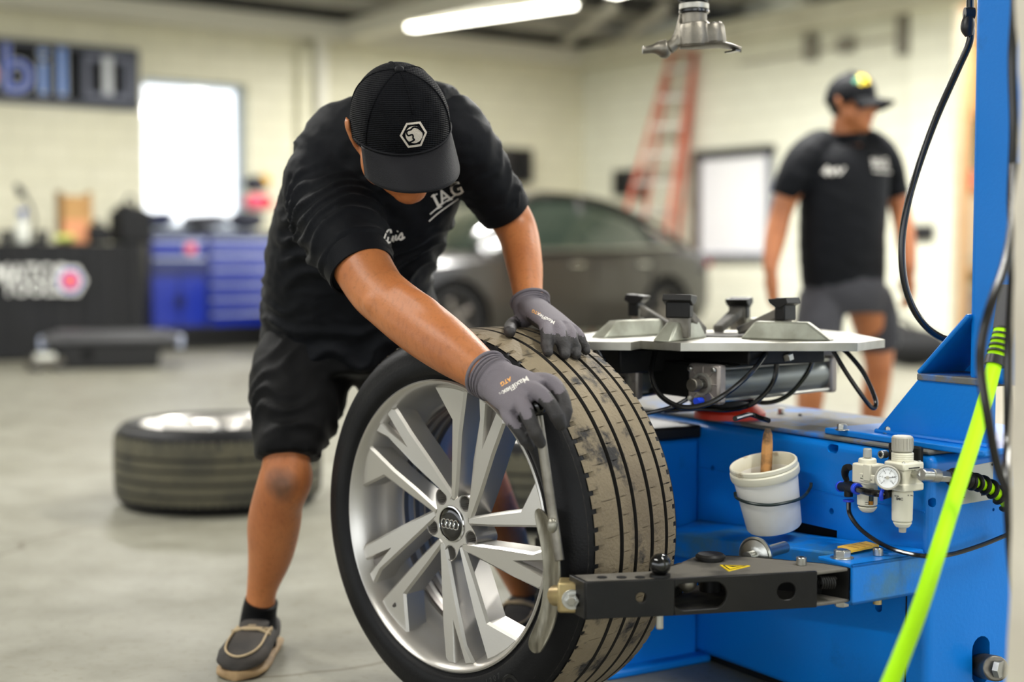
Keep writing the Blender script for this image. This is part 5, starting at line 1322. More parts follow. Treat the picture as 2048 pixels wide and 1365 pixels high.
# cap
M_capm = mat('black_mesh_cap', (13, 14, 18), .8, bump=.0, spec=.12)
def mesh_weave(m):
    n = m.node_tree.nodes; l = m.node_tree.links; b = n['Principled BSDF']
    w1 = n.new('ShaderNodeTexWave'); w1.wave_type = 'BANDS'; w1.bands_direction = 'Z'; w1.inputs['Scale'].default_value = 85; w1.inputs['Distortion'].default_value = .6; w1.inputs['Detail Scale'].default_value = 3
    w2 = n.new('ShaderNodeTexWave'); w2.wave_type = 'BANDS'; w2.bands_direction = 'X'; w2.inputs['Scale'].default_value = 110
    tc = n['Texture Coordinate']; l.new(tc.outputs['Object'], w1.inputs['Vector']); l.new(tc.outputs['Object'], w2.inputs['Vector'])
    ad = n.new('ShaderNodeMath'); ad.operation = 'MULTIPLY_ADD'; ad.inputs[1].default_value = .35; l.new(w2.outputs['Fac'], ad.inputs[0]); l.new(w1.outputs['Fac'], ad.inputs[2])
    bp = n.new('ShaderNodeBump'); bp.inputs['Strength'].default_value = .7; bp.inputs['Distance'].default_value = .003; l.new(ad.outputs[0], bp.inputs['Height']); l.new(bp.outputs['Normal'], b.inputs['Normal'])
mesh_weave(M_capm)
M_capb = cloth_mat('charcoal_brim_cloth', (22, 22, 25), (26, 26, 29), 500)
cap = build_cap(luis, HM, (M_capm, M_capb), brim_len=.092)
cb = bvh_of(cap)
# hexagon patch: outer frame, disc and horse head outline, laid on the crown front
ex = lambda q: [(680+a/4.404, 110+b/4.404) for a, b in q]
hexo = [(525, 712), (583, 600), (708, 586), (768, 682), (717, 803), (600, 820)]
hc = Vector((647, 703))
def patch(polys, name, m, off, label=None):
    mb = MB()
    for poly in polys:
        # triangulated fan with inner subdivision
        mb.add([(x, y, 0) for x, y in ex(poly)], [tuple(range(len(poly)))])
    W_ = px_decal([(v.x, v.y) for v in mb.v], cb, None, off)
    mb.v = [p if p is not None else Vector((0, 0, 0)) for p in W_]
    return mb.build(name, m, cap, smooth=0, world=True, label=label, kind='stuff')
quads = []
for i in range(6):
    a = Vector(hexo[i]); b = Vector(hexo[(i+1) % 6]); a2 = hc.lerp(a, .83); b2 = hc.lerp(b, .83)
    for k in range(4):
        p = lambda u, v, t: tuple(u.lerp(v, t)); quads.append([p(a, b, k/4), p(a, b, (k+1)/4), p(a2, b2, (k+1)/4), p(a2, b2, k/4)])
M_patch = mat('cream_embroidery', (214, 204, 190), .75, bump=.6, bscale=500)
patch(quads, 'hexagon_badge', M_patch, .0016, 'cream stitched hexagon badge on the cap front')
wed = []
for i in range(20):
    a0, a1 = 2*PI*i/20, 2*PI*(i+1)/20
    for r0, r1 in ((1, 38), (38, 76)): wed.append([(652+r0*math.cos(a0), 702+r0*math.sin(a0)), (652+r1*math.cos(a0), 702+r1*math.sin(a0)), (652+r1*math.cos(a1), 702+r1*math.sin(a1)), (652+r0*math.cos(a1), 702+r0*math.sin(a1))])
patch(wed, 'badge_disc', M_patch, .0017, 'cream stitched disc with a horse head inside the hexagon')
def ribbon(pts, wd):
    t = MB(); sp_ = spline([Vector((x, y, 0)) for x, y in pts], 3); polystrip(t, [(p.x, p.y) for p in sp_], wd, None)
    return [[(t.v[i].x, t.v[i].y) for i in f] for f in t.f]
patch(ribbon([(584, 690), (594, 668), (622, 660), (650, 636), (690, 646), (722, 672), (742, 694)], 15)+ribbon([(586, 690), (602, 712), (634, 702), (644, 716), (644, 736), (656, 748), (626, 766), (598, 776)], 14), 'horse_head_outline', M_capm, .0024)
# ---------------------------------------------------------------- the walking man behind
Yw = 6.05
def Q(px, py, d=0): return P(px, py, Yw+d)
b2 = PZ(1690, 924, 0); b2 = Vector((b2.x, Yw, 0))
man = thing('person', 'man in black polo, yellow-logo cap and grey shorts walking in the background', 'person', b2)
f2 = Vector((.80, -.60, -.03)).normalized(); u2 = Vector((0, 0, 1)); u2 = (u2-f2*u2.dot(f2)).normalized(); r2 = f2.cross(u2)
HM2 = Matrix.Translation(Q(1703, 207, -.02)) @ Matrix((r2, f2, u2)).transposed().to_4x4()
mb = MB(); person_head(mb, HM2, 1.1)
mb.limb([HM2 @ Vector((0, -.02, -.06)), Q(1692, 262), Q(1688, 288, .02)], [.06, .062, .075], n=18)
ts = [Q(1688, 575), Q(1685, 520), Q(1685, 450), Q(1688, 390), Q(1690, 330), Q(1690, 295)]
tr = [(.188, .13), (.195, .14), (.196, .145), (.2, .14), (.195, .125), (.15, .095)]
tsd = Vector((.94, .34, 0))
mb.limb(ts, [(a-.012, b-.012) for a, b in tr], side=tsd, n=24)
mb.limb([Q(1612, 310, -.06), Q(1585, 370, -.08), Q(1564, 420, -.08), Q(1551, 475, -.1), Q(1541, 530, -.14), Q(1543, 545, -.15)], [.06, .055, .047, .046, .033, .03], n=16)
mb.limb([Q(1768, 305, .08), Q(1785, 365, .1), Q(1802, 425, .1), Q(1812, 480, .05), Q(1818, 530, 0), Q(1818, 545, 0)], [.058, .052, .045, .043, .032, .03], n=16)
def hand(mb, w, d, sd, nrm):
    w = Vector(w); d = Vector(d).normalized(); sd = Vector(sd).normalized()
    mb.limb([w, w+d*.05, w+d*.09], [(.03, .02), (.041, .02), (.042, .016)], side=sd, n=14)
    for k, (o_, ln) in enumerate(((-.03, .062), (-.01, .072), (.011, .068), (.031, .052))):
        b = w+d*.085+sd*o_; c_ = Vector(nrm)
        mb.limb([b, b+d*ln*.5+c_*.006, b+d*ln*.85+c_*.022, b+d*ln+c_*.035], [.0105, .01, .009, .0075], n=10)
    b = w+d*.02-sd*.03; mb.limb([b, b+d*.03-sd*.02+Vector(nrm)*.01, b+d*.06-sd*.022+Vector(nrm)*.02], [.014, .012, .0095], n=10)
hand(mb, Q(1543, 545, -.15), (.03, -.05, -1), (.4, -.9, 0), (.7, .25, 0)); hand(mb, Q(1818, 545, 0), (.0, -.05, -1), (.3, -.9, 0), (-.7, -.2, 0))
mb.limb([Q(1645, 600, -.03), Q(1632, 690, -.1), Q(1625, 755, -.14), Q(1620, 800, -.08), Q(1612, 880, .05), Q(1608, 905, .08)], [.1, .08, .058, .058, .04, .038], n=18)
mb.limb([Q(1735, 600, .05), Q(1752, 680, .1), Q(1757, 735, .1), Q(1750, 790, .16), Q(1738, 870, .25), Q(1736, 895, .28)], [.1, .08, .06, .06, .042, .04], n=18)
fuse(mb, 'body', M_skin2, man, voxel=.009, it=5)
head_parts(man, HM2)
mb = MB(); mb.limb(ts, tr, side=tsd, n=28)
mb.limb([Q(1625, 300, -.05), Q(1604, 325, -.06), Q(1583, 362, -.08), Q(1567, 394, -.08)], [.075, .078, .068, .057], n=20)
mb.limb([Q(1750, 298, .06), Q(1770, 325, .08), Q(1784, 360, .1), Q(1795, 394, .1)], [.07, .07, .062, .055], n=20)
mb.limb([Q(1606, 316, -.05), Q(1640, 290, -.04), Q(1668, 284, -.01)], [.07, .066, .04], n=16); mb.limb([Q(1768, 312, .08), Q(1738, 288, .05), Q(1710, 284, .01)], [.066, .064, .04], n=16); mb.ell(Q(1688, 314), (.13, .09, .05))
s2 = fuse(mb, 'shirt', M_shirt, man, voxel=.009, it=6); wrinkle(s2, .003, (8, 8, 14))
cl = MB(); rg = []
c0 = Q(1689, 278)
for z, r in ((-.02, .085), (0, .082), (.03, .076), (.032, .072), (-.01, .076)): rg.append([c0+Vector((math.cos(2*PI*j/32)*r, math.sin(2*PI*j/32)*r*.9, z+.015*math.sin(2*PI*j/32+.4))) for j in range(32)])
cl.rings(rg, caps=False).build('collar', M_shirt, s2, world=True, smooth=60)
sb2 = bvh_of(s2)
stitch([[(1645, 347), (1655, 333), (1652, 350), (1663, 338), (1664, 350), (1675, 336), (1678, 348), (1690, 334)]], 3.5, sb2, 'name_embroidery', M_thread, s2, off=.003)
stitch([[(1742, 318), (1750, 322), (1758, 320)], [(1744, 332), (1778, 334)], [(1746, 342), (1782, 345)]], 3, sb2, 'chest_logo', M_thread, s2, glyphs=[('IAG', 1760, 324, 20, 0, 1, .02, 0)], off=.003)
mb = MB()
mb.limb([Q(1688, 548), Q(1688, 590), Q(1688, 625)], [(.182, .13), (.188, .14), (.17, .13)], side=tsd, n=26)
mb.limb([Q(1645, 590, -.03), Q(1637, 660, -.08), Q(1630, 742, -.13)], [.1, .1, .088], n=20)
mb.limb([Q(1735, 590, .05), Q(1752, 640, .09), Q(1757, 700, .1)], [.1, .097, .088], n=20)
s3 = fuse(mb, 'shorts', M_shortsg, man, voxel=.01, it=6); wrinkle(s3, .003, (8, 8, 8))
c2 = build_cap(man, HM2, (M_shirt, M_shirt), brim_len=.085, c0=(0, -.006, .026), rz=.105)
cbv = bvh_of(c2)
stitch([[(1718, 150), (1725, 160), (1732, 150)], [(1722, 170), (1728, 150), (1736, 168)], [(1715, 143), (1738, 146)]], 7, cbv, 'cap_logo', mat('yellow_thread', (236, 206, 30), .7), c2, off=.003, label='yellow logo on the cap front')
stitch([[(1708, 165), (1715, 156), (1720, 166)]], 6, cbv, 'cap_logo_edge', mat('green_thread', (60, 140, 110), .7), c2, off=.003, label='green edge of the cap logo')
for (k, dd) in ((1608, .08), (1736, .28)):
    p = Q(k, 905, dd); shoe((p.x-.02, p.y+.07, 0), (p.x+.10, p.y-.17, 0), man)
    MB().limb([Q(k, 880, dd), Q(k, 905, dd)], [.044, .046], n=16).build('sock', M_shorts, man, world=True)
# ================================================================ BACKGROUND AND LOOSE THINGS
M_cloth = mat('black_table_cloth', (17, 18, 21), .85, col2=(13, 14, 16), scale=4)
M_blackp = MATS['black_plastic']
def IMG(M, x, y, z): return M @ Vector((x, y, z))
SXL = Matrix((Vector((-1, 0, 0)), Vector((0, 0, 1)), Vector((0, 1, 0)))).transposed()      # reading plane on the left wall
# shop sign ------------------------------------------------------------------
sg = thing('shop_sign', 'black wall sign with blue letters and a boxed white figure one', 'sign', ML.translation, ML.to_3x3())
yS = .06
pr = PM(272, 160, ML, y=yS); zt_ = PM(272, 104, ML, y=yS).z; zb_ = PM(272, 216, ML, y=yS).z
pl0 = PM(-190, 150, ML, y=yS)
hgt = zt_-zb_; zc_ = (zt_+zb_)/2
MB().box(((pr.x+pl0.x)/2, .03, zc_), (pl0.x-pr.x, .06, hgt)).build('panel', mat('sign_black', (10, 12, 18), .5, spec=.2), sg, bevel=.006)
m = MB()
for z_ in (zt_, zb_): m.box(((pr.x+pl0.x)/2, .035, z_), (pl0.x-pr.x+.06, .08, .05))
for x_ in (pr.x, pl0.x): m.box((x_, .035, zc_), (.06, .08, hgt))
m.build('frame', mat('sign_frame_grey', (78, 82, 94), .5), sg, bevel=.004)
M_sb = mat('sign_deep_blue', (6, 70, 190), .5); M_sl = mat('sign_light_blue', (70, 128, 214), .5); M_sw = mat('sign_white', (206, 210, 214), .45); M_sg = mat('sign_grey', (104, 108, 124), .5)
def letter(t, px, size, m, sx=1.):
    x = PM(px, 150, ML, y=yS).x
    a = MB(); add_text(a, t, size, TR((x, yS+.006, zc_), SXL), bold=.02, sx=sx); o = a.build('letter_outline', M_sw, sg, smooth=0)
    b_ = MB(); add_text(b_, t, size, TR((x, yS+.012, zc_), SXL), bold=-.004, sx=sx); b_.build('letter', m, o, smooth=0)
letter('b', 34, .66, M_sb, 1.0); letter('i', 86, .66, M_sl, 1.1); letter('l', 124, .66, M_sl, 1.2); letter('o', -40, .66, mat('sign_red', (200, 40, 40), .4), 1.0); letter('M', -140, .62, M_sb)
x0_ = PM(166, 150, ML, y=yS).x; x1_ = PM(262, 150, ML, y=yS).x
m = MB(); bw = .065
for z_ in (zt_-.09, zb_+.09): m.box(((x0_+x1_)/2, yS+.004, z_), (x0_-x1_, .02, bw))
for x_ in (x0_-bw/2, x1_+bw/2): m.box((x_, yS+.0045, zc_), (bw, .02, hgt-.18))
m.build('figure_box', M_sg, sg, bevel=.002)
a = MB(); add_text(a, '1', .5, TR(((x0_+x1_)/2, yS+.016, zc_), SXL), bold=.03, sx=1.2); a.build('figure_one', M_sw, sg, smooth=0)
# cloth covered table ------------------------------------------------------
yT = 1.55
tr_ = PM(284, 600, ML, y=yT); tl_ = PM(-150, 600, ML, y=yT); zT = PM(120, 487, ML, y=yT).z
tb_ = thing('table', 'table under a long black cloth with white and red maker logo', 'table', ML.translation, ML.to_3x3())
TX0, TX1, TD = tr_.x, tl_.x, .95
MB().box(((TX0+TX1)/2, yT-TD/2, zT-.04), (TX1-TX0-.04, TD-.04, .04)).build('table_top', M_blackp, tb_)
for x_ in (TX0+.1, TX1-.1):
    for y_ in (yT-.1, yT-TD+.1): MB().box((x_, y_, zT/2-.03), (.05, .05, zT-.06)).build('leg', M_dark, tb_)
def fold(n, x0, x1, amp, y0, rev): return [(x0+(x1-x0)*i/n, y0+amp*math.sin(i*1.9)+amp*.6*math.sin(i*.7+1)) for i in range(n+1)]
outline = [(x, y) for x, y in fold(46, TX1, TX0, .012, yT, 0)] + [(TX0-.0+.012*math.sin(i*1.7), yT-(TD)*i/20) for i in range(1, 21)] + [(TX1, yT-TD)]
top_r = [Vector((x*1.0, y, zT-.015)) for x, y in outline]; 
flare = lambda q, k: Vector(((q.x-(TX0+TX1)/2)*(1+.012*k)+(TX0+TX1)/2, (q.y-yT+TD/2)*(1+.05*k)+yT-TD/2, q.z))
rows = [[Vector((q.x+(.02 if q.x < (TX0+TX1)/2 else -.02)*0, q.y, zT)) for q in top_r], top_r, [Vector((flare(q, .5).x, flare(q, .5).y, zT*.5)) for q in top_r], [Vector((flare(q, 1).x, flare(q, 1).y, .02)) for q in top_r]]
m = MB(); m.rings(rows, caps=False); m.f.append(tuple(range(len(top_r)))); cl_ = m.build('cloth', M_cloth, tb_, smooth=40)
M_lw = mat('printed_white', (222, 222, 216), .7); M_lr = mat('printed_red', (214, 40, 62), .6); M_lb = mat('printed_blue', (60, 76, 170), .6)
lx = lambda px, py: PM(px, py, ML, y=yT+.055)
c = lx(64, 548); a = MB(); add_text(a, 'MATCO', .2, TR(c, SXL), bold=.02, sx=.9); a.build('lettering', M_lw, cl_, smooth=0, kind='stuff')
c = lx(64, 578); a = MB(); add_text(a, 'TOOLS', .17, TR(c, SXL), bold=.02, sx=.9); a.build('lettering', M_lw, cl_, smooth=0, kind='stuff')
c = lx(140, 562)
for r0, m_, dy, nm in ((.145, M_lw, .0, 'badge'), (.105, M_lb, .004, 'badge_ring'), (.075, mat('printed_pink', (232, 130, 130), .6), .008, 'badge_disc'), (.04, M_lr, .012, 'badge_dot')):
    MB().cyl(c+Vector((0, dy, 0)), c+Vector((0, dy+.004, 0)), r0, n=6 if dy == 0 else 24).build(nm, m_, cl_)
# things standing on the table
def on_table(px, y): return PM(px, 487, ML, y=y).x
def place(name, label, cat, x, y, z, group=None):
    c = ML @ Vector((x, y, z)); return thing(name, label, cat, c, ML.to_3x3(), group)
M_cardb = mat('cardboard', (176, 136, 84), .75, col2=(158, 118, 70), scale=6)
x = on_table(149, yT-.3); t = place('cardboard_box', 'upright brown cardboard box on the cloth covered table', 'box', x, yT-.3, zT)
MB().box((0, 0, .21), (.26, .2, .42)).build('carton', M_cardb, t, bevel=.003); MB().box((.02, .101, .11), (.2, .003, .2)).build('carton_print', mat('salmon_print', (206, 140, 100), .7), t)
for s in (-1, 1): MB().box((s*.13, 0, .435), (.006, .19, .06), R_=Matrix.Rotation(s*.3, 3, 'Y')).build('flap', M_cardb, t)
M_wp = mat('white_bottle', (214, 216, 206), .4); M_bl = mat('blue_trigger', (24, 76, 170), .4)
x = on_table(44, yT-.2); t = place('spray_bottle', 'white spray bottle with blue trigger head on the table', 'bottle', x, yT-.2, zT)
MB().solid([(.062, 0), (.066, .02), (.066, .13), (.05, .18), (.022, .22), (.02, .24)], 24).build('bottle', M_wp, t); MB().box((0, .01, .27), (.05, .12, .05)).build('spray_head', M_bl, t, bevel=.01); MB().box((0, .05, .225), (.02, .02, .07), R_=Matrix.Rotation(.4, 3, 'X')).build('trigger', M_bl, t, bevel=.004); MB().cyl((0, .07, .275), (0, .1, .275), .014, n=10).build('nozzle', M_bl, t)
x = on_table(55, yT-.45); t = place('shop_lamp', 'dark flexible work lamp leaning behind the spray bottle', 'lamp', x, yT-.45, zT)
MB().solid([(.08, 0), (.08, .02), (.03, .03)], 20).build('base', M_blackp, t); MB().tube(spline([(0, 0, .03), (-.06, 0, .2), (-.02, 0, .36), (.05, 0, .44)], 6), .013, 8).build('neck', M_blackp, t); MB().cyl((.03, 0, .42), (.09, 0, .52), .045, .02, n=14).build('lamp_head', M_blackp, t)
for px, lab in ((14, 'black mug left of the spray bottle at the frame edge'), (85, 'black mug right of the spray bottle on the table')):
    x = on_table(px, yT-.15); t = place('mug', lab, 'mug', x, yT-.15, zT)
    MB().lathe([(1e-4, .004), (.05, .004), (.055, .11), (.05, .11), (.046, .012), (1e-4, .012)], 20).build('cup', M_blackp, t); MB().tube(spline([(.05, 0, .09), (.09, 0, .08), (.09, 0, .04), (.05, 0, .025)], 5), .008, 6).build('handle', M_blackp, t)
x = on_table(126, yT-.12); t = place('rag', 'crumpled yellow green rag in front of the cardboard box', 'cloth', x, yT-.12, zT)
m = MB(); [m.ell((random.uniform(-.06, .06), random.uniform(-.03, .03), random.uniform(.035, .06)), (.05, .04, .03), n=10, m=7) for k in range(7)]
o = fuse(m, 'folds', mat('lime_rag', (196, 204, 110), .8), t, voxel=.012, it=3, world=False)
x = on_table(222, yT-.82); t = place('paper_cup', 'pale green paper cup among the dark bags on the table', 'cup', x, yT-.5, zT+.0)
MB().lathe([(1e-4, .0), (.05, .0), (.062, .26), (.056, .26), (.046, .01), (1e-4, .01)], 24).build('cup', mat('pale_green_paper', (178, 196, 176), .6), t); MB().solid([(.066, .26), (.066, .28), (.05, .30), (.04, .3)], 24).build('lid', M_wp, t); MB().lathe([(.0545, .08), (.0585, .17)], 24).build('sleeve', M_cardb, t)
def bag(px, y, label, sz, m_, z=None):
    x = on_table(px, y); t = place('tool_bag', label, 'bag', x, y, zT if z is None else z)
    m = MB(); m.box((0, 0, sz[2]*.4), (sz[0], sz[1], sz[2]*.8)); m.ell((sz[0]*.15, 0, sz[2]*.7), (sz[0]*.38, sz[1]*.45, sz[2]*.3), n=14, m=9); m.ell((-sz[0]*.25, 0, sz[2]*.6), (sz[0]*.3, sz[1]*.45, sz[2]*.32), n=14, m=9)
    o = fuse(m, 'bag_body', m_, t, voxel=.02, it=6, world=False); wrinkle(o, .008, (7, 7, 7), px)
    MB().tube(spline([(-sz[0]*.25, 0, sz[2]*.8), (-sz[0]*.1, 0, sz[2]*1.15), (sz[0]*.1, 0, sz[2]*1.15), (sz[0]*.25, 0, sz[2]*.8)], 6), .014, 8).build('strap', M_blackp, t)
bag(262, yT-.45, 'slouched black tool bag on the table next to the blue cabinet', (.3, .3, .36), M_cloth, zT+.015)
bag(196, yT-.2, 'low black pouch on the table beside the cardboard box', (.18, .16, .16), M_cloth, zT+.015)
# blue tool cabinet -----------------------------------------------------------
yC = 1.05
cl0 = PM(300, 600, ML, y=yC).x; cr0 = PM(575, 600, ML, y=yC).x; zc0 = PM(420, 470, ML, y=yC).z; zc1 = PM(420, 655, ML, y=yC).z
cw = cl0-cr0; M_tb = mat('tool_chest_blue', (2, 34, 140), .3, coat=.4); M_tbd = mat('tool_chest_dark_blue', (4, 24, 90), .35, coat=.3)
M_trim = mat('drawer_pull_aluminium', (190, 198, 220), .35, .5)
tcx = (cl0+cr0)/2
tc2 = thing('tool_cabinet', 'blue rolling tool cabinet with silver drawer pulls under the window', 'cabinet', ML @ Vector((tcx, yC, 0)), ML.to_3x3())
D_ = .62; M_cblk0 = mat('shadow_black', (12, 12, 13), .6)
MB().box((0, -D_/2, (zc0+zc1)/2), (cw, D_, zc0-zc1)).build('case', M_tbd, tc2, bevel=.006)
MB().box((0, -D_/2, zc0+.02), (cw+.04, D_+.04, .04)).build('worktop', M_blackp, tc2, bevel=.006)
MB().box((0, -D_/2, zc1-.02), (cw+.02, D_+.02, .05)).build('bumper', M_blackp, tc2, bevel=.006)
MB().box((0, -D_/2, zc1/2+.0), (cw-.12, D_-.14, zc1-.03)).build('base_shadow', M_cblk0, tc2)  # black block standing in for the shade under the cabinet
zz = lambda py: PM(420, py, ML, y=yC).z
def drawer(px0, px1, py0, py1, m_=None):
    xa = PM(px0, 560, ML, y=yC).x-tcx; xb = PM(px1, 560, ML, y=yC).x-tcx; za_, zb2 = zz(py0), zz(py1)
    d = MB().box(((xa+xb)/2, .012, (za_+zb2)/2), (abs(xa-xb)-.014, .026, za_-zb2-.012)).build('drawer', m_ or M_tb, tc2, bevel=.003)
    MB().box(((xa+xb)/2, .034, za_-.02), (abs(xa-xb)-.02, .022, .02)).build('pull', M_trim, d, bevel=.003)
drawer(302, 410, 478, 512); drawer(302, 410, 514, 548, M_tbd)
for k in range(6): drawer(418, 572, 478+29.5*k, 506+29.5*k)
for a_, b_ in ((302, 356), (357, 410)):
    xa = PM(a_, 560, ML, y=yC).x-tcx; xb = PM(b_, 560, ML, y=yC).x-tcx
    d = MB().box(((xa+xb)/2, .012, (zz(552)+zz(652))/2), (abs(xa-xb)-.014, .026, zz(552)-zz(652)-.012)).build('door', M_tb, tc2, bevel=.003)
    MB().box((xb+.03 if a_ == 302 else xa-.03, .035, (zz(552)+zz(652))/2), (.02, .02, .12)).build('handle', M_blackp, d, bevel=.003)
c = PM(378, 497, ML, y=yC); c = Vector((c.x-tcx, .045, c.z))
bd_ = MB().cyl(c-Vector((0, .01, 0)), c, .07, n=28).build('maker_badge', mat('badge_grey', (150, 140, 170), .4), tc2, label='round red and blue maker badge'); MB().cyl(c, c+Vector((0, .004, 0)), .048, n=24).build('badge_dot', M_lr, bd_)
for s in (-1, 1):
    for y_ in (-.1, -D_+.1):
        w_h = MB().cyl((s*(cw/2-.14)-.025, y_, .075), (s*(cw/2-.14)+.025, y_, .075), .075, n=20).build('caster', M_blackp, tc2)
        MB().cyl((s*(cw/2-.14)-.027, y_, .075), (s*(cw/2-.14)+.027, y_, .075), .035, n=16).build('wheel_hub', M_wp, w_h); MB().box((s*(cw/2-.14), y_, zc1/2+.06), (.06, .06, max(.03, zc1-.13))).build('fork', M_trim, w_h)
zc2 = zc0+.04
def on_cab(px): return PM(px, 460, ML, y=yC).x
x = on_cab(428); t = place('dust_cover', 'grey and black folded dust cover lying on the blue cabinet', 'cover', x, yC-.3, zc2)
m = MB(); [m.ell((random.uniform(-.17, .17), random.uniform(-.1, .1), random.uniform(.065, .11)), (.13, .12, .055), n=12, m=8) for k in range(9)]
o = fuse(m, 'folds', mat('grey_black_fabric', (92, 94, 104), .7, col2=(36, 37, 44), scale=4), t, voxel=.02, it=4, world=False); wrinkle(o, .012, (8, 8, 8), 2)
x = on_cab(338); t = place('jacket', 'dark blue jacket heaped on the left end of the blue cabinet', 'clothing', x, yC-.3, zc2)
m = MB(); [m.ell((random.uniform(-.08, .08), random.uniform(-.08, .08), random.uniform(.065, .12)), (.11, .11, .055), n=12, m=8) for k in range(6)]
o = fuse(m, 'folds', mat('navy_fabric', (40, 46, 74), .8), t, voxel=.02, it=4, world=False); wrinkle(o, .012, (8, 8, 8), 4)
x = on_cab(518); t = place('backpack', 'dark grey backpack lying on the right end of the blue cabinet', 'bag', x, yC-.3, zc2)
m = MB(); m.ell((0, 0, .11), (.18, .16, .1), n=18, m=12); m.ell((-.08, .04, .12), (.1, .12, .08), n=14, m=9); o = fuse(m, 'bag_body', mat('slate_fabric', (62, 64, 78), .75), t, voxel=.02, it=5, world=False); MB().tube(spline([(-.1, .1, .17), (-.05, .16, .14), (.05, .16, .14), (.1, .1, .17)], 5), .014, 8).build('strap', M_blackp, t)
x = on_cab(545); t = place('plush_cushion', 'pink and red cushion on top of the grey backpack', 'cushion', x, yC-.32, zc2+.215)
MB().ell((.02, 0, .08), (.13, .09, .085), n=20, m=14).build('cushion_body', mat('hot_pink', (236, 92, 120), .7), t); MB().ell((-.07, .02, .08), (.07, .08, .08), n=16, m=12).build('red_side', mat('bright_red', (222, 44, 52), .7), t)
x = on_cab(545); t = place('work_helmet', 'navy and yellow helmet stacked above the pink cushion', 'helmet', x, yC-.32, zc2+.42)
MB().ell((.02, 0, .06), (.13, .1, .085), n=20, m=14).build('shell', mat('navy_shell', (36, 40, 52), .3), t); MB().ell((-.06, .01, .09), (.075, .085, .07), n=16, m=12).build('yellow_stripe', mat('yellow_shell', (226, 172, 40), .4), t)
# black tote on the floor --------------------------------------------------------
bt0 = PZ(200, 741, 0); t = thing('storage_tote', 'black storage tote with grey lid on the floor before the table', 'tote', (bt0.x, bt0.y+.35, 0), ML.to_3x3() @ Matrix.Rotation(R(-22), 3, 'Z'))
s_ = bt0.y/FPX; bw_ = 200*s_; lw = 268*s_
m = MB(); m.rings([[Vector((x*k, y*k, z_)) for x, y in ((-bw_/2, -.26), (bw_/2, -.26), (bw_/2, .26), (-bw_/2, .26))] for z_, k in ((0, .93), (.05, .95), (.21, 1.))]); m.build('tub', M_blackp, t, bevel=.02)
MB().box((0, 0, .235), (lw, .66, .055)).build('lid', mat('grey_lid', (74, 74, 76), .4), t, bevel=.02); MB().box((0, 0, .275), (lw*.84, .5, .03)).build('lid_panel', mat('grey_lid', (74, 74, 76), .4), t, bevel=.012)
for s in (-1, 1): MB().box((s*(lw/2+.01), 0, .2), (.05, .16, .1)).build('latch', M_trim, t, bevel=.01)
MB().cyl((.18, .265, .12), (.18, .275, .12), .045, n=20).build('emblem_boss', M_dark, t)
p = PZ(82, 744, 0); t = thing('floor_jack', 'small pale metal floor jack beside the black tote', 'jack', (p.x, p.y+.1, 0), ML.to_3x3())
MB().box((0, 0, .07), (.26, .16, .05)).build('chassis', M_cast, t, bevel=.008); MB().box((0, 0, .11), (.14, .1, .05)).build('saddle', M_wp, t, bevel=.01)
for s in (-1, 1):
    for s2_ in (-1, 1): MB().cyl((s*.09, s2_*.075, .03), (s*.09, s2_*.095, .03), .03, n=14).build('wheel', M_blackp, t)
# car -------------------------------------------------------------------------
M_car = mat('dark_brown_car_paint', (22, 17, 15), .3, .0, coat=.45); M_glass = mat('car_glass', (34, 42, 36), .06, coat=.4, spec=.8); M_cblk = mat('car_black_trim', (12, 12, 13), .4)
fw_ = Vector((-.75, -.66, 0)).normalized(); lf = Vector((.66, -.75, 0)).normalized()
cc = Vector((-.04, 13.9, 0))
car = thing('car', 'dark brown sedan parked in the back between the two men', 'car', cc, Matrix((fw_, lf, Vector((0, 0, 1)))).transposed())
def csec(x, w, zb, zs, zt, k=1.):     # half section mirrored: sill, shoulder, top
    h = [(w*.9, zb), (w, zb+.12), (w*1.01, (zb+zs)/2), (w*.985, zs), (w*.9, zs+(zt-zs)*.6), (w*.6, zt-.005), (0, zt)]
    return [Vector((x, y, z)) for y, z in h]+[Vector((x, -y, z)) for y, z in h[-2::-1]]
st = [(-2.14, .62, .42, .78, .86), (-2.08, .76, .28, .84, .97), (-1.85, .84, .22, .88, 1.02), (-1.35, .9, .2, .9, 1.03), (-.6, .91, .18, .9, .98), (.3, .91, .18, .88, .96), (.95, .91, .19, .86, .95), (1.45, .89, .2, .82, .90), (1.85, .84, .22, .74, .82), (2.08, .74, .26, .64, .72), (2.16, .58, .34, .55, .6)]
m = MB(); m.rings([csec(*q) for q in st]); bo_ = m.build('car_body', M_car, car, smooth=50)
wx = (-1.32, 1.38)
cut(bo_, [MB().cyl((x, s*.62, .33), (x, s*1.1, .33), .385, n=40) for x in wx for s in (-1, 1)], 40)
g = [(-1.75, .60, 1.0, 1.03), (-1.3, .66, .98, 1.22), (-.75, .68, .96, 1.40), (-.2, .68, .95, 1.465), (.25, .67, .95, 1.44), (.7, .66, .94, 1.2), (1.02, .62, .93, .955)]
def gsec(x, w, zb, zt): 
    h = [(w+.17*min(1, (zt-zb)/.35), zb), (w+.06, zb+(zt-zb)*.6), (w*.9, zt-.02), (w*.5, zt), (0, zt+.006)]
    return [Vector((x, y, z)) for y, z in h]+[Vector((x, -y, z)) for y, z in h[-2::-1]]
MB().rings([gsec(*q) for q in g]).build('greenhouse', M_glass, car, smooth=50)
rf = [Vector((x, 0, 0)) for x in ()]
rows = []
for x, w, zb, zt in g[1:-2]: rows.append([Vector((x, y*w, zt+.012-.03*abs(y)**3)) for y in (-.93, -.6, -.3, 0, .3, .6, .93)])
m = MB(); m.rings(rows, caps=False, closed=False); o = m.build('roof', M_car, car, smooth=60); q = o.modifiers.new('s', 'SOLIDIFY'); q.thickness = .02
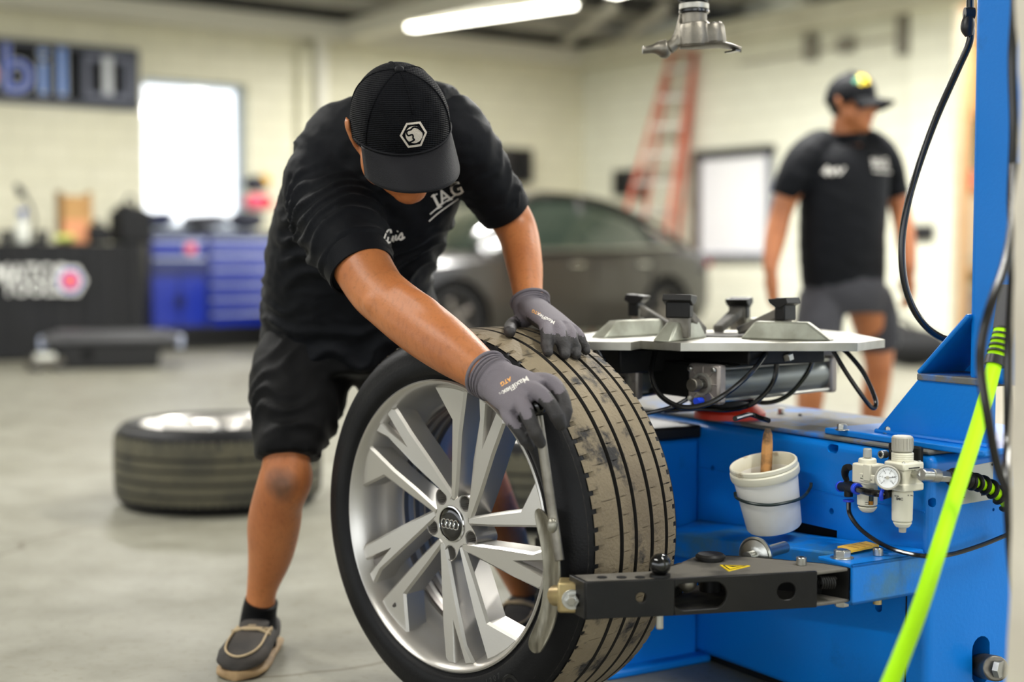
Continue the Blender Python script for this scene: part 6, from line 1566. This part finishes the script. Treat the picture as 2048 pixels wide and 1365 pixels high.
for s in (-1, 1):
    for pts in ([(1.0, .76, .955), (.68, .70, 1.2), (.25, .62, 1.445), (-.2, .62, 1.47), (-.75, .62, 1.41), (-1.3, .64, 1.24), (-1.78, .72, 1.0)], [(-.28, .80, .97), (-.32, .64, 1.44)], [(-1.28, .8, .99), (-1.12, .66, 1.28)]):
        MB().tube(spline([(x, s*y, z) for x, y, z in pts], 5), .028, 8).build('pillar', M_car, car)
    MB().tube(spline([(1.0, s*.86, .95), (.2, s*.885, .955), (-.6, s*.885, .965), (-1.5, s*.84, 1.0)], 5), .012, 6).build('window_trim', M_chrome, car)
    mi = MB().ell((.72, s*.98, 1.0), (.06, .09, .06), n=14, m=10).build('wing_mirror', M_car, car)
    for x in (-.05, -.95): MB().box((x, s*.925, .82), (.16, .02, .025)).build('door_handle', M_chrome, car, bevel=.006)
    for x in (.78, -.3, -1.1): MB().box((x, s*.913, .58), (.006, .012, .62)).build('door_seam', M_cblk, car)
    MB().ell((2.03, s*.62, .64), (.1, .15, .06), R_=Matrix.Rotation(-s*.5, 3, 'Z'), n=16, m=10).build('headlight', mat('headlight', (214, 220, 222), .1), car)
    MB().ell((-2.06, s*.62, .82), (.06, .17, .06), R_=Matrix.Rotation(s*.35, 3, 'Z'), n=16, m=10).build('tail_light', mat('tail_red', (150, 20, 22), .15), car)
    for x in wx:
        wh = MB().lathe([(.21, -.1), (.315, -.105), (.33, -.08), (.33, .08), (.315, .105), (.21, .1)], 40, TR((x, s*.80, .33), Matrix.Rotation(-s*PI/2, 3, 'X'))).build('tire', M_rub, car, smooth=50)
        MB().lathe([(.215, .08), (.2, .095), (.185, .06), (.18, -.08)], 40, TR((x, s*.80, .33), Matrix.Rotation(-s*PI/2, 3, 'X'))).build('car_rim', M_alloyd, wh)
        for k in range(5):
            a = 2*PI*k/5; MB().box((x+.1*math.cos(a), s*.885, .33+.1*math.sin(a)), (.2, .02, .05), R_=Matrix.Rotation(-a, 3, 'Y')).build('car_spoke', M_alloyd, wh, bevel=.004)
        MB().cyl((x, s*.6, .33), (x, s*.85, .33), .17, n=24).build('wheel_well', M_cblk, wh)
MB().box((2.12, 0, .42), (.06, .9, .2)).build('grille', M_cblk, car, bevel=.02); MB().box((2.16, 0, .5), (.03, .16, .05)).build('front_badge', M_chrome, car, bevel=.01)
MB().box((-2.15, 0, .62), (.02, .42, .11)).build('number_plate', M_wp, car, bevel=.004); MB().box((-2.1, 0, .34), (.1, 1.3, .16)).build('bumper', M_car, car, bevel=.03); MB().box((2.1, 0, .3), (.12, 1.3, .12)).build('bumper', M_cblk, car, bevel=.03)
# ladder ---------------------------------------------------------------------
M_or = mat('orange_fibreglass', (196, 92, 58), .5, col2=(176, 78, 48), scale=5); M_al = mat('ladder_aluminium', (170, 166, 156), .4, .7)
ld = thing('ladder', 'tall orange step ladder standing against the right wall behind the car', 'ladder', PZ(1290, 684, 0)*0+Vector((1.42, 15.9, 0)))
tl, trr = P(1342, 108, 16.15), P(1390, 104, 16.05)
def down(p, q, Yb): 
    k = P(q[0], q[1], Yb); d = k-p; return p+d*(p.z/(p.z-k.z))
bl_, brr = down(tl, (1268, 370, 15.95), 15.95), down(trr, (1350, 360, 15.85), 15.85)
for a, b in ((tl, bl_), (trr, brr)): 
    d = b-a; MB().box((a+b)/2, (.045, .09, d.length), R_=frame(d, (0, 1, 0)) @ Matrix(((0, 1, 0), (1, 0, 0), (0, 0, 1))) ).build('rail', M_or, ld, world=True)
for k in range(10):
    t = (k+.6)/10; a = tl.lerp(bl_, t); b = trr.lerp(brr, t); d = b-a; MB().box((a+b)/2, (d.length, .09, .03), R_=frame(d).col[0] is None or Matrix.Rotation(math.atan2(d.y, d.x), 3, 'Z')).build('step', M_al, ld, world=True)
for p, bx, by in ((tl, 1.32, 16.55), (trr, 1.78, 16.18)):
    a = p+Vector((.01, .05, 0)); b = Vector((bx, by, 0)); MB().cyl(a, b, .03, n=8).build('rear_leg', M_or, ld, world=True)
for k in range(6):
    t = (k+1)/7.; a = (tl+Vector((.01, .05, 0))).lerp(Vector((1.32, 16.55, 0)), t); b = (trr+Vector((.01, .05, 0))).lerp(Vector((1.78, 16.18, 0)), t); MB().cyl(a, b, .014, n=8).build('rear_brace', M_al, ld, world=True)
MB().box((tl+trr)/2+Vector((0, .03, .02)), (.36, .2, .05), R_=Matrix.Rotation(math.atan2((trr-tl).y, (trr-tl).x), 3, 'Z')).build('top_cap', M_or, ld, world=True)
# whiteboard on the right wall -----------------------------------------------------
a = PM(1400, 310, MR, y=-.05); b = PM(1536, 312, MR, y=-.05); zlo = PM(1460, 508, MR, y=-.05).z; zhi = (a.z+b.z)/2
wb_ = thing('whiteboard', 'large whiteboard in a black frame on the wall left of the walking man', 'whiteboard', MR.translation, MR.to_3x3())
MB().box(((a.x+b.x)/2, -.03, (zlo+zhi)/2), (b.x-a.x, .03, zhi-zlo)).build('board', mat('board_white', (226, 226, 228), .25), wb_)
MB().box(((a.x+b.x)/2, -.05, zhi+.03), (b.x-a.x+.14, .09, .1)).build('frame_top', M_dark, wb_, bevel=.006); MB().box((a.x-.03, -.05, (zlo+zhi)/2), (.09, .09, zhi-zlo)).build('frame_side', mat('dark_brown_frame', (62, 46, 38), .5), wb_, bevel=.006)
MB().box((b.x+.02, -.045, (zlo+zhi)/2), (.04, .07, zhi-zlo)).build('frame_side', M_sg, wb_, bevel=.006); MB().box(((a.x+b.x)/2, -.06, zlo-.02), (b.x-a.x+.1, .12, .05)).build('tray', M_sg, wb_, bevel=.006)
# speakers ----------------------------------------------------------------------
def speaker(M, px, py0, py1, wpx, label, sgn):
    yy = .14*sgn; c0_ = PM(px, py0, M, y=yy); c1_ = PM(px, py1, M, y=yy); wd = abs(PM(px+wpx/2, py0, M, y=yy).x-PM(px-wpx/2, py0, M, y=yy).x)
    t = thing('loudspeaker', label, 'speaker', M @ Vector((c0_.x, 0, c1_.z)), M.to_3x3()); h = c0_.z-c1_.z
    MB().box((0, yy, h/2), (wd, .24, h)).build('cabinet', M_blackp, t, bevel=.01); MB().cyl((0, yy+sgn*.12, h*.36), (0, yy+sgn*.128, h*.36), min(wd, h)*.36, n=24).build('cone', M_dark, t); MB().cyl((0, yy+sgn*.12, h*.78), (0, yy+sgn*.128, h*.78), min(wd, h)*.16, n=20).build('tweeter', M_dark, t); MB().box((0, sgn*.012, h/2), (.08, .03, .1)).build('bracket', M_dark, t)
speaker(ML, 1028, 298, 366, 54, 'black loudspeaker on the back wall right of the bowed mechanic', 1)
speaker(MR, 1258, 340, 392, 36, 'small black loudspeaker on the wall left of the ladder', -1)
# store room things behind the column -----------------------------------------------
def inst(px, y): return PM(px, 600, MR, y=y).x
x = inst(1915, 1.2); rk = thing('shelving_rack', 'peach wooden shelving seen through the doorway left of the blue column', 'shelf', MR @ Vector((x+.3, 1.4, 0)), MR.to_3x3())
for sx_ in (-.6, .6):
    for sy_ in (-.25, .25): MB().box((sx_, sy_, 1.6), (.06, .06, 3.2)).build('post', M_wood, rk)
zsh = [.75, 1.55, 2.35, 3.1]
for z_ in zsh: MB().box((0, 0, z_), (1.3, .58, .04)).build('shelf', M_wood, rk)
def instore(name, label, cat, dx, z_, parts):
    t = thing(name, label, cat, MR @ Vector((x+.3+dx, 1.3, z_)), MR.to_3x3())
    for nm, c, sz, m_ in parts: MB().box(c, sz, None).build(nm, m_, t, bevel=.008)
instore('carton', 'large brown carton on the top store shelf beyond the doorway', 'box', -.1, 2.372, [('carton_body', (0, 0, .33), (.8, .4, .66), mat('tan_carton', (206, 160, 104), .7)), ('tape', (0, -.201, .33), (.08, .004, .66), M_wood)])
instore('parcel', 'pink and white parcel on the store shelf under the brown carton', 'box', -.2, 2.0*0+1.572, [('parcel_body', (0, 0, .1), (.5, .3, .2), mat('pink_parcel', (226, 176, 168), .7)), ('band', (.05, -.152, .1), (.1, .004, .2), MATS['bright_red'])])
instore('appliance_box', 'tall white appliance box in the lower store shelf', 'box', 0, .772, [('box_body', (0, 0, .36), (.9, .4, .72), mat('warm_white_box', (246, 232, 214), .6)), ('box_band', (0, -.202, .1), (.9, .004, .06), M_wp)])
instore('grey_bin', 'grey bin with white lid on the store room floor', 'bin', -.1, .0, [('bin_body', (0, 0, .28), (.6, .4, .56), mat('silver_grey_bin', (176, 170, 172), .4)), ('bin_lid', (0, 0, .58), (.64, .44, .05), M_wp)])
ld_ = bpy.data.lights.new('store_fill', 'AREA'); ld_.size = 1.2; ld_.size_y = .3; ld_.shape = 'RECTANGLE'; ld_.energy = 55; ld_.color = (1, .9, .78)  # lamp added to make the store room bright, no such source visible
sl_ = thing('ceiling_light', 'added warm tube light that brightens the store room beyond the doorway', 'light', MR @ Vector((de+.6, .8, HT-.12)), MR.to_3x3())
MB().box((0, 0, .03), (1.3, .16, .06)).build('housing', M_white, sl_, bevel=.006); MB().cyl((-.6, 0, -.015), (.6, 0, -.015), .02, n=12).build('tube', M_tube, sl_)  # housing and tube of the added store room light
lo = bpy.data.objects.new('store_fill', ld_); COL.objects.link(lo); lo.parent = sl_; lo.location = (0, 0, -.05)
# bag on the floor behind the walking man
p = PZ(1815, 690, 0); t = thing('duffel_bag', 'black duffel bag on the floor behind the walking man', 'bag', (P(1822, 690, 11.5).x, 11.5, 0), MR.to_3x3())
m = MB(); m.ell((0, 0, .16), (.34, .2, .16), n=20, m=12); m.ell((-.15, 0, .22), (.16, .16, .14), n=14, m=10); fuse(m, 'bag_body', M_cloth, t, voxel=.02, it=4, world=False); MB().tube(spline([(-.12, -.1, .3), (-.08, -.16, .4), (.08, -.16, .4), (.12, -.1, .3)], 5), .014, 8).build('strap', M_blackp, t)
# foreground post -----------------------------------------------------------------
M_post = mat('chipped_cream_post', (226, 219, 202), .7, col2=(206, 198, 182), scale=6, bump=.5, bscale=40)
pa, pb = P(2026, 0, 1.8), P(2003, 1365, 1.8)
n = 90; rows = []
for i in range(n+1):
    z_ = 2.6*i/n; e = .007*NZ.noise(Vector((0.3, 3.2, z_*9)))+.004*NZ.noise(Vector((1.4, 0.7, z_*31)))
    x_ = pb.x+(pa.x-pb.x)*max(0, min(1.3, (z_-pb.z)/(pa.z-pb.z)))
    c0_ = Vector((x_, 1.8, z_))
    rows.append([c0_+U*q[0]-V*q[1] for q in ((.006, .004+e), (.0+e, .012), (e*.4, .1), (0, .19), (.2, .19), (.2, 0), (.02, -.0+e*.5))])
m = MB(); m.rings(rows); struct(m.build('trim_19', M_post, smooth=60))
# neon hose and cables -------------------------------------------------------------
def ptube(pts, r, n=10, k=8): return MB().tube(spline([P(*q) for q in pts], k), r, n)
nh = thing('air_hose', 'neon green air hose hanging diagonally before the blue machine', 'hose', P(1950, 900, 2.3))
ptube([(1992, 715, 2.36), (1985, 745, 2.35), (1968, 810, 2.31), (1944, 890, 2.24), (1913, 985, 2.16), (1880, 1090, 2.08), (1842, 1210, 2.0), (1800, 1320, 1.93), (1752, 1440, 1.86), (1700, 1600, 1.78), (1640, 1850, 1.72)], .0125, 16).build('hose', M_neon, nh, world=True)
ptube([(2008, 655, 2.38), (1998, 695, 2.37), (1992, 720, 2.36)], .0158, 16).build('strain_relief', M_neon, nh, world=True)
for k in range(5):
    a = P(2007-3.2*k, 661+11*k, 2.378-.004*k); d = (P(1992, 720, 2.36)-P(2008, 655, 2.38)).normalized(); MB().cyl(a-d*.0016, a+d*.0016, .0166, n=18).build('relief_ring', M_blackp, nh, world=True)
a, b = P(1993, 714, 2.361), P(1989, 731, 2.357); MB().cyl(a, b, .0168, n=18).build('end_collar', M_blackp, nh, world=True)
a, b = P(2018, 575, 2.40), P(2007, 660, 2.38); MB().cyl(a, b, .0155, .0175, n=18).build('hose_cuff', mat('grey_rubber_cuff', (70, 70, 72), .6), nh, world=True)
c1_ = thing('power_cable', 'black cable running down the edge of the cream post', 'cable', P(2020, 400, 2.0))
ptube([(2032, -160, 2.02), (2030, 0, 2.02), (2024, 120, 2.03), (2027, 260, 2.03), (2022, 400, 2.04), (2026, 520, 2.06), (2016, 700, 2.08), (2016, 860, 2.06), (2013, 960, 2.02), (2020, 1100, 1.98), (2040, 1300, 1.95), (2060, 1700, 1.9)], .0062).build('cable', M_hose, c1_, world=True)
c2_ = thing('air_line', 'black air line looping across the neon hose by the post', 'hose', P(1985, 800, 2.0))
ptube([(2030, 330, 2.0), (2026, 440, 1.97), (2010, 530, 1.95), (1982, 610, 1.94), (1964, 680, 1.94), (1962, 745, 1.94), (1975, 830, 1.93), (1994, 930, 1.93), (2018, 990, 1.92), (2060, 1060, 1.9)], .0068).build('line', M_hose, c2_, world=True)
c3_ = thing('column_cable', 'thick black cable curving off the blue column to its foot', 'cable', P(1850, 400, 2.6))
ptube([(1941, -60, 2.60), (1940, 30, 2.60), (1940, 80, 2.60), (1915, 140, 2.62), (1873, 235, 2.66), (1838, 330, 2.68), (1815, 410, 2.68), (1804, 485, 2.68), (1808, 560, 2.68), (1828, 620, 2.68), (1862, 662, 2.68), (1900, 682, 2.68), (1945, 690, 2.68)], .0068, 12).build('cable', M_hose, c3_, world=True)
MB().limb([P(1938, 28, 2.585), P(1936, 45, 2.585), P(1935, 58, 2.585), P(1938, 72, 2.585)], [.008, .012, .012, .007], n=12).build('cable_clamp', M_blackp, c3_, world=True)
MB().cyl(P(1929, 27, 2.585), P(1948, 27, 2.585), .011, n=12).build('clamp_ring', M_blackp, c3_, world=True)
